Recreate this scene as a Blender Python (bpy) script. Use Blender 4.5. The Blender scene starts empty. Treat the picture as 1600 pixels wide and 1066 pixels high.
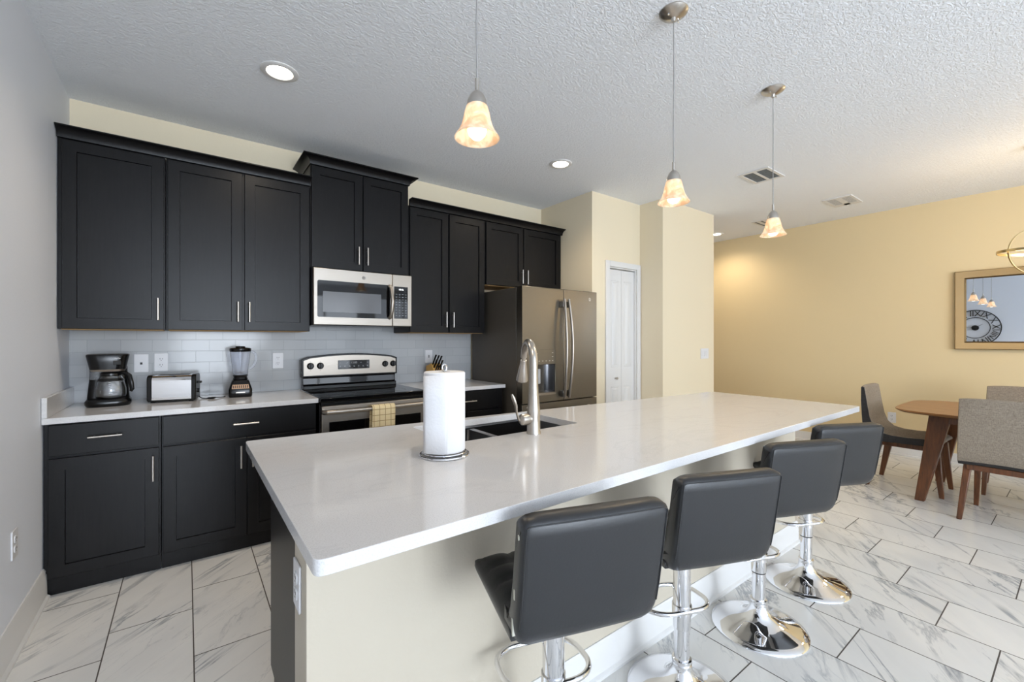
import bpy, bmesh, math, random
from mathutils import Vector, Matrix
random.seed(4)
S = bpy.context.scene
C = bpy.data.collections.new('kitchen'); S.collection.children.link(C)
PI = math.pi; rad = math.radians

# ---------------------------------------------------------------- camera, world, light, exposure
cam_d = bpy.data.cameras.new('camera'); cam = bpy.data.objects.new('camera', cam_d); C.objects.link(cam)
cam.location = (0.5702, -3.7215, 1.2833)
cam.rotation_euler = (PI/2, 0, -0.6427)
cam_d.sensor_width = 36; cam_d.lens = 36*678.6/1600
cam_d.shift_y = -(533-531.3)/1600
cam_d.clip_start = 0.05
S.camera = cam
S.view_settings.view_transform = 'Standard'; S.view_settings.look = 'None'
S.view_settings.gamma = 1; S.view_settings.use_curve_mapping = False
S.view_settings.exposure = 0.42
W = bpy.data.worlds.new('world'); S.world = W; W.use_nodes = True
W.node_tree.nodes['Background'].inputs[0].default_value = (0.75, 0.85, 1, 1)
W.node_tree.nodes['Background'].inputs[1].default_value = 1.0

HC = 2.751          # ceiling height
YN = -9.3           # wall behind the camera
XR = 6.93           # right wall
def area(name, loc, rot, sx, sy, power, col):
    l = bpy.data.lights.new(name, 'AREA'); l.shape = 'RECTANGLE'; l.size = sx; l.size_y = sy
    l.energy = power; l.color = col
    o = bpy.data.objects.new(name, l); C.objects.link(o); o.location = loc; o.rotation_euler = rot
    return o
# daylight through the two openings in the wall behind the camera
WIN = [(0.3, 2.2, 0.3, 2.5), (2.6, 4.4, 0.3, 2.5), (4.8, 6.6, 0.02, 2.5)]
WP = (50, 10, 4)
DAY = (0.88, 0.97, 1.08)
for (a, b, c, d), wp in zip(WIN, WP):
    area('daylight', ((a+b)/2, YN-0.16, (c+d)/2), (PI/2, 0, 0), b-a, d-c, wp*(b-a)*(d-c), DAY)

# ---------------------------------------------------------------- materials
def lin(r, g, b):
    f = lambda c: (c/255/12.92) if c/255 <= .04045 else ((c/255+.055)/1.055)**2.4
    return (f(r), f(g), f(b), 1)
def mat(name, col, rough=.5, metal=0, **k):
    m = bpy.data.materials.new(name); m.use_nodes = True
    b = m.node_tree.nodes['Principled BSDF']
    b.inputs['Base Color'].default_value = col; b.inputs['Roughness'].default_value = rough; b.inputs['Metallic'].default_value = metal
    for kk, v in k.items(): b.inputs[kk.replace('_', ' ')].default_value = v
    return m
def nodes(m): return m.node_tree.nodes, m.node_tree.links, m.node_tree.nodes['Principled BSDF']
def coords(m, kind='Object'):
    n, l, b = nodes(m); t = n.new('ShaderNodeTexCoord'); return t.outputs[kind]
def mapping(m, src, scale=(1, 1, 1), rot=(0, 0, 0)):
    n, l, b = nodes(m); q = n.new('ShaderNodeMapping'); q.inputs['Scale'].default_value = scale; q.inputs['Rotation'].default_value = rot
    l.new(src, q.inputs[0]); return q.outputs[0]
def noise(m, src, scale, detail=4, rough=.5, dist=0):
    n, l, b = nodes(m); q = n.new('ShaderNodeTexNoise'); q.inputs['Scale'].default_value = scale; q.inputs['Detail'].default_value = detail
    q.inputs['Roughness'].default_value = rough; q.inputs['Distortion'].default_value = dist
    l.new(src, q.inputs['Vector']); return q.outputs['Fac']
def ramp(m, src, stops):
    n, l, b = nodes(m); q = n.new('ShaderNodeValToRGB'); e = q.color_ramp.elements
    while len(e) < len(stops): e.new(.5)
    for i, (p, c) in enumerate(stops):
        e[i].position = p; e[i].color = c if len(c) == 4 else (*c, 1)
    l.new(src, q.inputs[0]); return q.outputs[0]
def g(v): return (v, v, v, 1)
def mixc(m, fac, a, b_):
    n, l, b = nodes(m); q = n.new('ShaderNodeMix'); q.data_type = 'RGBA'
    for i, v in ((0, fac), (6, a), (7, b_)):
        if hasattr(v, 'is_linked') or isinstance(v, bpy.types.NodeSocket): l.new(v, q.inputs[i])
        else: q.inputs[i].default_value = v
    return q.outputs[2]
def mth(m, op, a, b_=None, c_=None):
    n, l, b = nodes(m); q = n.new('ShaderNodeMath'); q.operation = op
    for i, v in enumerate((a, b_, c_)):
        if v is None: continue
        if isinstance(v, bpy.types.NodeSocket): l.new(v, q.inputs[i])
        else: q.inputs[i].default_value = v
    return q.outputs[0]
def bump(m, h, strength=.3, dist=.01):
    n, l, b = nodes(m); q = n.new('ShaderNodeBump'); q.inputs['Strength'].default_value = strength; q.inputs['Distance'].default_value = dist
    l.new(h, q.inputs['Height']); l.new(q.outputs[0], b.inputs['Normal'])
def setc(m, c): n, l, b = nodes(m); l.new(c, b.inputs['Base Color'])

def wallpaint(name, col):
    m = mat(name, col, .55); bump(m, noise(m, coords(m), 90, 3), .12, .004); return m
M_cream = wallpaint('cream_wall_paint', lin(230, 217, 189))
M_cream_lamp = wallpaint('lamp_tinted_cream_paint', lin(228, 207, 163))  # right wall's cream, with the warm lamp glow mixed into the colour
M_knee = wallpaint('off_white_island_paint', lin(198, 189, 172))
M_grey = wallpaint('pale_grey_wall_paint', lin(228, 232, 240))
M_white = mat('white_trim_paint', lin(222, 221, 219), .4)
M_ceil = mat('textured_ceiling', lin(243, 246, 250), .8)
def _c():
    m = M_ceil; a = noise(m, mapping(m, coords(m), (1, 1.5, 1)), 52, 3, .5, .9)
    bump(m, ramp(m, a, [(.42, g(0)), (.58, g(1))]), .6, .0050)
_c()
def floor_mat():
    m = mat('marble_floor_tile', g(.8), .22); n, l, b = nodes(m)
    co = coords(m); sp = n.new('ShaderNodeSeparateXYZ'); l.new(co, sp.inputs[0])
    PX, PY = .2965, .586
    xr = mth(m, 'DIVIDE', sp.outputs[0], PX); row = mth(m, 'FLOOR', xr)
    off = mth(m, 'MULTIPLY', row, -.195)
    yy = mth(m, 'DIVIDE', mth(m, 'ADD', mth(m, 'ADD', sp.outputs[1], .757), off), PY); cell = mth(m, 'FLOOR', yy)
    fx = mth(m, 'SUBTRACT', xr, row); fy = mth(m, 'SUBTRACT', yy, cell)
    ex = mth(m, 'MULTIPLY', mth(m, 'MINIMUM', fx, mth(m, 'SUBTRACT', 1.0, fx)), PX)
    ey = mth(m, 'MULTIPLY', mth(m, 'MINIMUM', fy, mth(m, 'SUBTRACT', 1.0, fy)), PY)
    e = mth(m, 'MINIMUM', ex, ey)
    grout = mth(m, 'LESS_THAN', e, .0024)
    cb = n.new('ShaderNodeCombineXYZ'); l.new(row, cb.inputs[0]); l.new(cell, cb.inputs[1])
    wn = n.new('ShaderNodeTexWhiteNoise'); wn.noise_dimensions = '3D'; l.new(cb.outputs[0], wn.inputs[0])
    vm = n.new('ShaderNodeVectorMath'); vm.operation = 'SCALE'; l.new(wn.outputs['Color'], vm.inputs[0]); vm.inputs['Scale'].default_value = 7
    va = n.new('ShaderNodeVectorMath'); va.operation = 'ADD'; l.new(co, va.inputs[0]); l.new(vm.outputs[0], va.inputs[1])
    rm = mapping(m, va.outputs[0], (1, 1, 1), (0, 0, rad(-42)))
    mp = mapping(m, rm, (.55, 2.3, 1))
    def vein(scale, w, dist):
        q = noise(m, mp, scale, 7, .62, dist)
        d = mth(m, 'ABSOLUTE', mth(m, 'SUBTRACT', q, .5))
        return ramp(m, d, [(0, g(1)), (w*.35, g(.55)), (w, g(0))])
    v1 = vein(1.15, .021, .8); v2 = vein(2.6, .014, 1.1)
    mask = ramp(m, noise(m, mp, 2.0, 3), [(.44, g(0)), (.62, g(1))])
    mask2 = ramp(m, noise(m, va.outputs[0], 3.3, 2), [(.38, g(.1)), (.62, g(1))])
    a = mth(m, 'MULTIPLY', mth(m, 'MULTIPLY', v1, mask2), .82)
    b2 = mth(m, 'MULTIPLY', mth(m, 'MULTIPLY', v2, mask), .28)
    f = mth(m, 'MINIMUM', mth(m, 'ADD', a, b2), .8)
    cloud = ramp(m, noise(m, mp, 1.8, 6, .6), [(.35, lin(222, 221, 218)), (.7, lin(235, 233, 228))])
    c = mixc(m, f, cloud, lin(138, 143, 150))
    c = mixc(m, grout, c, lin(78, 72, 66))
    setc(m, c)
    bump(m, mth(m, 'SUBTRACT', 1.0, grout), .5, .002)
    r = mth(m, 'ADD', mth(m, 'MULTIPLY', grout, .6), .22); l.new(r, b.inputs['Roughness'])
    return m
M_floor = floor_mat()
def splash_mat():
    m = mat('glass_subway_tile', g(.8), .13, Specular_IOR_Level=.28); n, l, b = nodes(m)
    sp = n.new('ShaderNodeSeparateXYZ'); l.new(coords(m), sp.inputs[0])
    cb = n.new('ShaderNodeCombineXYZ'); l.new(sp.outputs[0], cb.inputs[0]); l.new(mth(m, 'SUBTRACT', sp.outputs[2], .897-.0), cb.inputs[1])
    br = n.new('ShaderNodeTexBrick'); l.new(cb.outputs[0], br.inputs['Vector'])
    br.inputs['Scale'].default_value = 1; br.inputs['Brick Width'].default_value = .155; br.inputs['Row Height'].default_value = .0775
    br.inputs['Mortar Size'].default_value = .0016; br.inputs['Mortar Smooth'].default_value = .3
    br.inputs['Color1'].default_value = lin(172, 174, 176); br.inputs['Color2'].default_value = lin(179, 181, 182); br.inputs['Mortar'].default_value = lin(160, 163, 165)
    setc(m, br.outputs['Color'])
    nz = noise(m, coords(m), 7, 2)
    h = mth(m, 'ADD', mth(m, 'MULTIPLY', br.outputs['Fac'], -1), mth(m, 'MULTIPLY', nz, .7))
    bump(m, h, .35, .003); return m
M_splash = splash_mat()
M_quartz = mat('white_quartz', lin(215, 214, 213), .10)
def _q():
    m = M_quartz; a = noise(m, coords(m), 330, 2)
    b_ = noise(m, mapping(m, coords(m), (.6, 1.6, 1), (0, 0, .5)), 2.2, 6, .6, .8)
    d = mth(m, 'ABSOLUTE', mth(m, 'SUBTRACT', b_, .5))
    v = ramp(m, d, [(0, g(.22)), (.02, g(0))])
    c = ramp(m, a, [(.35, lin(203, 202, 202)), (.5, lin(215, 214, 214))])
    setc(m, mixc(m, v, c, lin(190, 190, 192)))
_q()
M_cab = mat('black_stained_cabinet', lin(27, 26, 28), .34, Specular_IOR_Level=.22)
def _k():
    m = M_cab; a = noise(m, mapping(m, coords(m), (22, 22, 1.5)), 5, 5)
    setc(m, ramp(m, a, [(.3, lin(15, 15, 16)), (.7, lin(21, 20, 21))]))
_k()
M_dark = mat('dark_recess', lin(16, 16, 17), .6)
def brushed(name, col, rough=.3, ax=(1, 90, 90)):
    m = mat(name, col, rough, 1.0); a = noise(m, mapping(m, coords(m), ax), 6, 3)
    n, l, b = nodes(m); l.new(ramp(m, a, [(.3, g(rough-.06)), (.7, g(rough+.08))]), b.inputs['Roughness']); return m
M_nickel = mat('brushed_nickel', lin(192, 186, 178), .28, 1)
M_steel = brushed('stainless_steel', lin(166, 158, 148), .33)
M_mwsteel = brushed('microwave_stainless', lin(166, 159, 150), .40)
M_sink = brushed('sink_steel', lin(170, 170, 172), .33)
M_slate = brushed('slate_fridge_finish', lin(126, 119, 108), .36)
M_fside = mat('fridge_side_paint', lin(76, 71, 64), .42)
M_chrome = mat('chrome', lin(232, 232, 234), .045, 1)
M_bglass = mat('black_glass', lin(10, 10, 12), .04)
M_bplastic = mat('black_plastic', lin(11, 11, 12), .22, Specular_IOR_Level=.35)
M_mesh = mat('oven_window_mesh', lin(96, 98, 102), .12)
M_plate = mat('white_plastic_plate', lin(222, 222, 224), .35)
M_slot = mat('outlet_slot', lin(40, 40, 40), .6)
M_leather = mat('black_leatherette', lin(38, 39, 41), .38)
def _l():
    m = M_leather; bump(m, noise(m, coords(m), 160, 3), .12, .002)
_l()
def weave(name, c1, c2, sc=140):
    m = mat(name, c1, .9); n, l, b = nodes(m)
    a = noise(m, mapping(m, coords(m), (4, 4, .5)), sc*.4, 3, .7); b_ = noise(m, mapping(m, coords(m), (.5, .5, 4)), sc*.4, 3, .7)
    f = mth(m, 'MULTIPLY', mth(m, 'ADD', a, b_), .5)
    setc(m, ramp(m, f, [(.38, c1), (.62, c2)])); bump(m, f, .4, .002); return m
M_linen = weave('taupe_linen_weave', lin(118, 106, 92), lin(164, 152, 136), 260)
M_linend = weave('charcoal_chair_underside', lin(38, 37, 38), lin(56, 54, 54))
def wood(name, c1, c2, ax=(14, 14, 1.2)):
    m = mat(name, c1, .32); a = noise(m, mapping(m, coords(m), ax), 4, 5, .6, .5)
    setc(m, ramp(m, a, [(.3, c1), (.7, c2)])); return m
M_walnut = wood('dark_walnut', lin(70, 42, 24), lin(116, 70, 38))
M_tabletop = wood('table_walnut_veneer', lin(136, 92, 52), lin(164, 116, 70), (10, 1.2, 10))
M_lightwood = mat('light_wood', lin(206, 160, 84), .45)
M_plywood = mat('raw_plywood', lin(190, 150, 95), .7)
M_gold = mat('brushed_gold', lin(214, 190, 140), .25, 1)
M_mirrorframe = brushed('champagne_frame', lin(160, 140, 106), .5)
M_bronze = mat('dark_gold_lip', lin(120, 96, 62), .35, 1)
M_mirror = mat('mirror_glass', lin(225, 230, 236), .01, 1)
M_paper = mat('white_paper', lin(222, 222, 224), .9)
bump(M_paper, noise(M_paper, coords(M_paper), 120, 2), .3, .003)
M_iron = mat('black_iron', lin(26, 25, 25), .5, .3)
M_grille = mat('dark_filter', lin(112, 118, 122), .8)
def emis(name, col, st, base=None):
    return mat(name, base or col, .4, 0, Emission_Color=col, Emission_Strength=st)
M_bulb = emis('lit_bulb', (1, .84, .60, 1), 2.6)
M_can = emis('lit_downlight_lens', (1, .9, .74, 1), 14)
M_led = emis('white_digits', (1, 1, 1, 1), 1.6)
M_clear = mat('clear_glass', (1, 1, 1, 1), .02, 0, Transmission_Weight=1.0, IOR=1.45)
M_jar = mat('clear_plastic_jar', (.93, .95, 1, 1), .08, 0, Transmission_Weight=.93, IOR=1.2)
def shade_mat():
    m = bpy.data.materials.new('alabaster_glass'); m.use_nodes = True; n = m.node_tree.nodes; l = m.node_tree.links
    n.clear(); out = n.new('ShaderNodeOutputMaterial'); tr = n.new('ShaderNodeBsdfTranslucent'); pr = n.new('ShaderNodeBsdfPrincipled')
    mx = n.new('ShaderNodeMixShader'); mx.inputs[0].default_value = .5
    tc = n.new('ShaderNodeTexCoord'); nz = n.new('ShaderNodeTexNoise'); nz.inputs['Scale'].default_value = 22; nz.inputs['Detail'].default_value = 5; nz.inputs['Distortion'].default_value = 1.5
    rp = n.new('ShaderNodeValToRGB'); rp.color_ramp.elements[0].position = .35; rp.color_ramp.elements[0].color = lin(232, 200, 166)
    rp.color_ramp.elements[1].position = .6; rp.color_ramp.elements[1].color = lin(247, 234, 214)
    l.new(tc.outputs['Object'], nz.inputs['Vector']); l.new(nz.outputs['Fac'], rp.inputs[0])
    l.new(rp.outputs[0], tr.inputs['Color']); l.new(rp.outputs[0], pr.inputs['Base Color']); pr.inputs['Roughness'].default_value = .25
    l.new(rp.outputs[0], pr.inputs['Emission Color']); pr.inputs['Emission Strength'].default_value = .32
    l.new(tr.outputs[0], mx.inputs[1]); l.new(pr.outputs[0], mx.inputs[2]); l.new(mx.outputs[0], out.inputs[0]); return m
M_shade = shade_mat()
def towel_mat():
    m = mat('checked_beige_cloth', g(.8), .9); n, l, b = nodes(m)
    sp = n.new('ShaderNodeSeparateXYZ'); l.new(coords(m), sp.inputs[0])
    def band(s, p, w): return mth(m, 'LESS_THAN', mth(m, 'FRACT', mth(m, 'DIVIDE', mth(m, 'ADD', s, 5), p)), w)
    f = mth(m, 'MAXIMUM', band(sp.outputs[0], .04, .1), band(sp.outputs[2], .04, .1))
    setc(m, mixc(m, f, lin(226, 208, 166), lin(160, 134, 92))); bump(m, noise(m, coords(m), 300, 2), .3, .002); return m
M_towel = towel_mat()

# ---------------------------------------------------------------- geometry helpers
def NB(): return bmesh.new()
def box(bm, x0, x1, y0, y1, z0, z1, rot=None, about=None):
    vs = [bm.verts.new((x, y, z)) for x in (x0, x1) for y in (y0, y1) for z in (z0, z1)]
    for f in ((0, 1, 3, 2), (4, 6, 7, 5), (0, 4, 5, 1), (2, 3, 7, 6), (0, 2, 6, 4), (1, 5, 7, 3)): bm.faces.new([vs[i] for i in f])
    if rot: bmesh.ops.rotate(bm, verts=vs, cent=about or ((x0+x1)/2, (y0+y1)/2, (z0+z1)/2), matrix=rot)
    return vs
def frame_of(d):
    d = d.normalized(); a = Vector((0, 0, 1)) if abs(d.z) < .95 else Vector((1, 0, 0))
    u = d.cross(a).normalized(); return u, d.cross(u).normalized()
def tube(bm, pts, r, n=12, closed=False, caps=True, flat=None):
    pts = [Vector(p) for p in pts]; N = len(pts); rings = []; pu = None
    for i, p in enumerate(pts):
        if closed: d = pts[(i+1) % N]-pts[i-1]
        else: d = pts[min(i+1, N-1)]-pts[max(i-1, 0)]
        d.normalize()
        if pu is None: u, v = frame_of(d)
        else:
            u = (pu-d*pu.dot(d)); u = u.normalized() if u.length > 1e-6 else frame_of(d)[0]; v = d.cross(u)
        pu = u; rr = r[i] if isinstance(r, (list, tuple)) else r
        fl = flat if flat else 1
        rings.append([bm.verts.new(p+u*(rr*math.cos(2*PI*k/n))+v*(rr*fl*math.sin(2*PI*k/n))) for k in range(n)])
    M = N if closed else N-1
    for i in range(M):
        a, b = rings[i], rings[(i+1) % N]
        for k in range(n): bm.faces.new((a[k], a[(k+1) % n], b[(k+1) % n], b[k]))
    if not closed and caps:
        bm.faces.new(rings[0][::-1]); bm.faces.new(rings[-1])
def lathe(bm, prof, c=(0, 0, 0), n=40, sx=1, sy=1, cap0=True, cap1=True):
    rings = []
    for r, z in prof:
        if r < 1e-5: rings.append([bm.verts.new((c[0], c[1], c[2]+z))]); continue
        rings.append([bm.verts.new((c[0]+r*sx*math.cos(2*PI*k/n), c[1]+r*sy*math.sin(2*PI*k/n), c[2]+z)) for k in range(n)])
    for a, b in zip(rings, rings[1:]):
        for k in range(n):
            k2 = (k+1) % n
            if len(a) == 1 and len(b) == 1: continue
            if len(a) == 1: bm.faces.new((a[0], b[k2], b[k]))
            elif len(b) == 1: bm.faces.new((a[k], a[k2], b[0]))
            else: bm.faces.new((a[k], a[k2], b[k2], b[k]))
    if cap0 and len(rings[0]) > 1: bm.faces.new(rings[0][::-1])
    if cap1 and len(rings[-1]) > 1: bm.faces.new(rings[-1])
def prism(bm, poly, ax, a, b):
    """polygon in the plane normal to axis ax extruded from a to b"""
    def P(p, t): return {'x': (t, p[0], p[1]), 'y': (p[0], t, p[1]), 'z': (p[0], p[1], t)}[ax]
    A = [bm.verts.new(P(p, a)) for p in poly]; B = [bm.verts.new(P(p, b)) for p in poly]; n = len(poly)
    bm.faces.new(A); bm.faces.new(B[::-1])
    for i in range(n): bm.faces.new((A[i], B[i], B[(i+1) % n], A[(i+1) % n]))
def rrect(x0, x1, y0, y1, r, n=6):
    out = []
    for cx, cy, a0 in ((x1-r, y1-r, 0), (x0+r, y1-r, 90), (x0+r, y0+r, 180), (x1-r, y0+r, 270)):
        for k in range(n+1): a = rad(a0+90*k/n); out.append((cx+r*math.cos(a), cy+r*math.sin(a)))
    return out
ORG = {}
def obj(name, bm, m, parent=None, bevel=0, seg=2, sharp=35, sub=0):
    org = ORG.get(parent.name, Vector((0, 0, 0))) if parent else Vector((0, 0, 0))
    if org.length: bmesh.ops.translate(bm, verts=bm.verts, vec=-org)
    bmesh.ops.recalc_face_normals(bm, faces=bm.faces)
    me = bpy.data.meshes.new(name); bm.to_mesh(me); bm.free(); me.materials.append(m)
    me.polygons.foreach_set('use_smooth', [True]*len(me.polygons))
    me.set_sharp_from_angle(angle=rad(sharp))
    o = bpy.data.objects.new(name, me); C.objects.link(o)
    if parent: o.parent = parent
    ORG[o.name] = org
    if bevel:
        b = o.modifiers.new('bevel', 'BEVEL'); b.width = bevel; b.segments = seg; b.limit_method = 'ANGLE'; b.angle_limit = rad(40)
    if sub:
        s = o.modifiers.new('subdivision', 'SUBSURF'); s.levels = sub; s.render_levels = sub
    return o
def obj_split(name, bm, m, parent=None, **k):
    bm.verts.ensure_lookup_table(); seen = set(); comps = []
    for v in bm.verts:
        if v in seen: continue
        st = [v]; comp = []; seen.add(v)
        while st:
            w = st.pop(); comp.append(w)
            for e in w.link_edges:
                o = e.other_vert(w)
                if o not in seen: seen.add(o); st.append(o)
        comps.append(comp)
    for comp in comps:
        idx = {v: i for i, v in enumerate(comp)}; fs = {f for v in comp for f in v.link_faces}
        b2 = bmesh.new(); vs = [b2.verts.new(v.co) for v in comp]
        for f in fs: b2.faces.new([vs[idx[v]] for v in f.verts])
        obj(name, b2, m, parent, **k)
    bm.free()
def tag(o, label, cat, group=None):
    o['label'] = label; o['category'] = cat
    if group: o['group'] = group
    return o
def thing(name, label, cat, loc=(0, 0, 0), rz=0, group=None, absolute=True):
    o = bpy.data.objects.new(name, None); C.objects.link(o); o.empty_display_size = .05
    o.location = loc; o.rotation_euler = (0, 0, rz)
    ORG[o.name] = Vector(loc) if absolute else Vector((0, 0, 0))
    return tag(o, label, cat, group)
def struct(name, bm, m, bevel=0):
    o = obj(name, bm, m, None, bevel); o['kind'] = 'structure'; return o
def copy_tree(o, parent=None):
    c = o.copy(); C.objects.link(c)
    if parent: c.parent = parent
    for ch in list(o.children): copy_tree(ch, c)
    return c
def text_bm(s, size, M, depth=.0006):
    cu = bpy.data.curves.new('t', 'FONT'); cu.body = s; cu.size = size; cu.align_x = 'CENTER'; cu.align_y = 'CENTER'; cu.extrude = depth
    t = bpy.data.objects.new('t', cu); C.objects.link(t); dg = bpy.context.evaluated_depsgraph_get()
    me = bpy.data.meshes.new_from_object(t.evaluated_get(dg)); bpy.data.objects.remove(t)
    bm = NB(); bm.from_mesh(me); bpy.data.meshes.remove(me); bmesh.ops.transform(bm, matrix=M, verts=bm.verts); return bm
def facing_cam(x, y, z): return Matrix.Translation((x, y, z)) @ Matrix.Rotation(PI/2, 4, 'X')   # text readable from -Y

# ---------------------------------------------------------------- room shell
XB, YP, XB2, YP2, XB3 = 3.766, -.77, 4.52, -1.054, 5.532
T = .12; YF = 3.2
bm = NB(); box(bm, -T, XR+T, YN-T, YF+T, -.1, 0); struct('floor', bm, M_floor)
bm = NB(); box(bm, -T, XR+T, YN-T, YF+T, HC, HC+.1); struct('ceiling', bm, M_ceil)
bm = NB(); box(bm, -T, 0, YN-T, T, 0, HC); struct('wall_left', bm, M_grey)
bm = NB(); box(bm, 0, XB, 0, T, 0, HC); struct('wall_back', bm, M_cream)
bm = NB(); box(bm, XR, XR+T, YN-T, YF+T, 0, HC); struct('wall_right', bm, M_cream_lamp)
# pantry block with an opening for the bifold door
bm = NB()
DX0, DX1, DZ = 4.01, 4.455, 2.035
box(bm, XB, DX0, YP, YP+.1, 0, HC); box(bm, DX1, XB2, YP, YP+.1, 0, HC); box(bm, DX0, DX1, YP, YP+.1, DZ, HC)
box(bm, XB, XB+.1, YP+.1, T, 0, HC)
struct('wall_pantry', bm, M_cream)
bm = NB(); box(bm, XB2, XB3, YP2, YP2+.12, 0, HC); box(bm, XB2, XB2+.1, YP2+.12, YP+.1, 0, HC); box(bm, XB3-.12, XB3, YP2+.12, YF, 0, HC)
struct('wall_hall', bm, M_cream)
bm = NB(); box(bm, XB3-.12, XR, YF, YF+T, 0, HC); struct('wall_far', bm, M_cream)
bm = NB()
xs = [-T]+[v for w in WIN for v in w[:2]]+[XR+T]
for i in range(0, len(xs), 2): box(bm, xs[i], xs[i+1], YN-T, YN, 0, HC)
for (a, b, c, d) in WIN:
    box(bm, a, b, YN-T, YN, d, HC)
    if c > .1: box(bm, a, b, YN-T, YN, 0, c)
struct('wall_near', bm, M_grey)
for i, (a, b, c, d) in enumerate(WIN):
    bm = NB(); w = .05
    for q in ((a, a+w, c, d), (b-w, b, c, d), (a, b, d-w, d), (a, b, c, c+w), ((a+b)/2-w/2, (a+b)/2+w/2, c, d)): box(bm, q[0], q[1], YN-.08, YN-.03, q[2], q[3])
    struct('window_%d' % (i+1), bm, M_white)
# baseboards
def bb_profile(bm, kind, a, b, at, sgn, H=.135):
    # profile in (offset from wall, z)
    pr = [(0, 0), (.026, 0), (.026, .012), (.016, .02), (.014, H-.03), (.010, H-.022), (.011, H-.012), (.005, H), (0, H)]
    if kind == 'x': prism(bm, [(at+sgn*p, z) for p, z in pr], 'y', a, b)       # wall is x = const
    else: prism(bm, [(at+sgn*p, z) for p, z in pr], 'x', a, b)
bm = NB(); bb_profile(bm, 'x', YN, -.612, 0, 1, .15); struct('baseboard_left', bm, M_white)
bm = NB(); bb_profile(bm, 'x', YN, YF, XR, -1, .11); struct('baseboard_right', bm, M_white)
bm = NB(); bb_profile(bm, 'y', XB2, XB3, YP2, -1); struct('baseboard_hall', bm, M_white)
# glass tile backsplash
bm = NB(); box(bm, 0, 2.837, -.008, 0, .897, 1.50); struct('trim_1', bm, M_splash)
# pantry bifold door with casing
bm = NB()
for q in ((DX0-.057, DX0, 0, DZ+.057), (DX1, DX1+.057, 0, DZ+.057), (DX0, DX1, DZ, DZ+.057)): box(bm, q[0], q[1], YP-.018, YP, q[2], q[3])
for q in ((DX0, DX0+.012, 0, DZ), (DX1-.012, DX1, 0, DZ), (DX0+.012, DX1-.012, DZ-.012, DZ)): box(bm, q[0], q[1], YP, YP+.1, q[2], q[3])
door1 = struct('door_1', bm, M_white, .003)
def panel_leaf(x0, x1, z0, z1, yf, panels):
    bm = NB(); box(bm, x0, x1, yf, yf+.03, z0, z1)
    for (a, b, c, d) in panels:
        # sunk moulding round a raised field
        box(bm, a, b, yf-.001, yf+.002, c, c+.012); box(bm, a, b, yf-.001, yf+.002, d-.012, d)
        box(bm, a, a+.012, yf-.001, yf+.002, c, d); box(bm, b-.012, b, yf-.001, yf+.002, c, d)
        A = [(a+.02, c+.02), (b-.02, c+.02), (b-.02, d-.02), (a+.02, d-.02)]; B = [(a+.035, c+.035), (b-.035, c+.035), (b-.035, d-.035), (a+.035, d-.035)]
        va = [bm.verts.new((p[0], yf+.0005, p[1])) for p in A]; vb = [bm.verts.new((p[0], yf-.008, p[1])) for p in B]
        bm.faces.new(vb)
        for i in range(4): bm.faces.new((va[i], va[(i+1) % 4], vb[(i+1) % 4], vb[i]))
    return bm
w_ = (DX1-DX0-.03)/2
for i in range(2):
    x0 = DX0+.013+i*(w_+.003)
    o = obj('door_leaf', panel_leaf(x0, x0+w_, .02, DZ-.022, YP+.02, [(x0+.045, x0+w_-.045, 1.0, 1.9), (x0+.045, x0+w_-.045, .12, .80)]), M_white, door1, .002)
    if i == 0:
        bm = NB(); tube(bm, [(x0+.11, YP+.02, .885), (x0+.11, YP+.0, .885)], .007); lathe(bm, [(0, -.014), (.011, -.009), (.015, 0), (.011, .009), (0, .014)], (x0+.11, YP-.008, .885), 20)
        obj('door_knob', bm, M_nickel, o)

# ---------------------------------------------------------------- cabinets
def shaker(bm, x0, x1, z0, z1, yf, t=.02, rail=.058, rec=.011):
    c = .0015
    L = [(x0, x1, z0, z1, yf+t), (x0, x1, z0, z1, yf+c), (x0+c, x1-c, z0+c, z1-c, yf), (x0+rail, x1-rail, z0+rail, z1-rail, yf),
         (x0+rail+.002, x1-rail-.002, z0+rail+.002, z1-rail-.002, yf+rec)]
    R = [[bm.verts.new(p) for p in ((a, y, c_), (b, y, c_), (b, y, d), (a, y, d))] for a, b, c_, d, y in L]
    for A, B in zip(R, R[1:]):
        for i in range(4): bm.faces.new((A[i], A[(i+1) % 4], B[(i+1) % 4], B[i]))
    bm.faces.new(R[-1]); bm.faces.new(R[0][::-1])
def pull(parent, p0, p1, yd, off=.03, r=.0055):
    p0, p1 = Vector(p0), Vector(p1); bm = NB(); y = yd-off
    a = Vector((p0.x, y, p0.z)); b = Vector((p1.x, y, p1.z)); tube(bm, [a, b], r, 12)
    for t in (.17, .83):
        q = a.lerp(b, t); tube(bm, [(q.x, y, q.z), (q.x, yd, q.z)], .004, 10)
    return obj('bar_pull', bm, M_nickel, parent)
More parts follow.
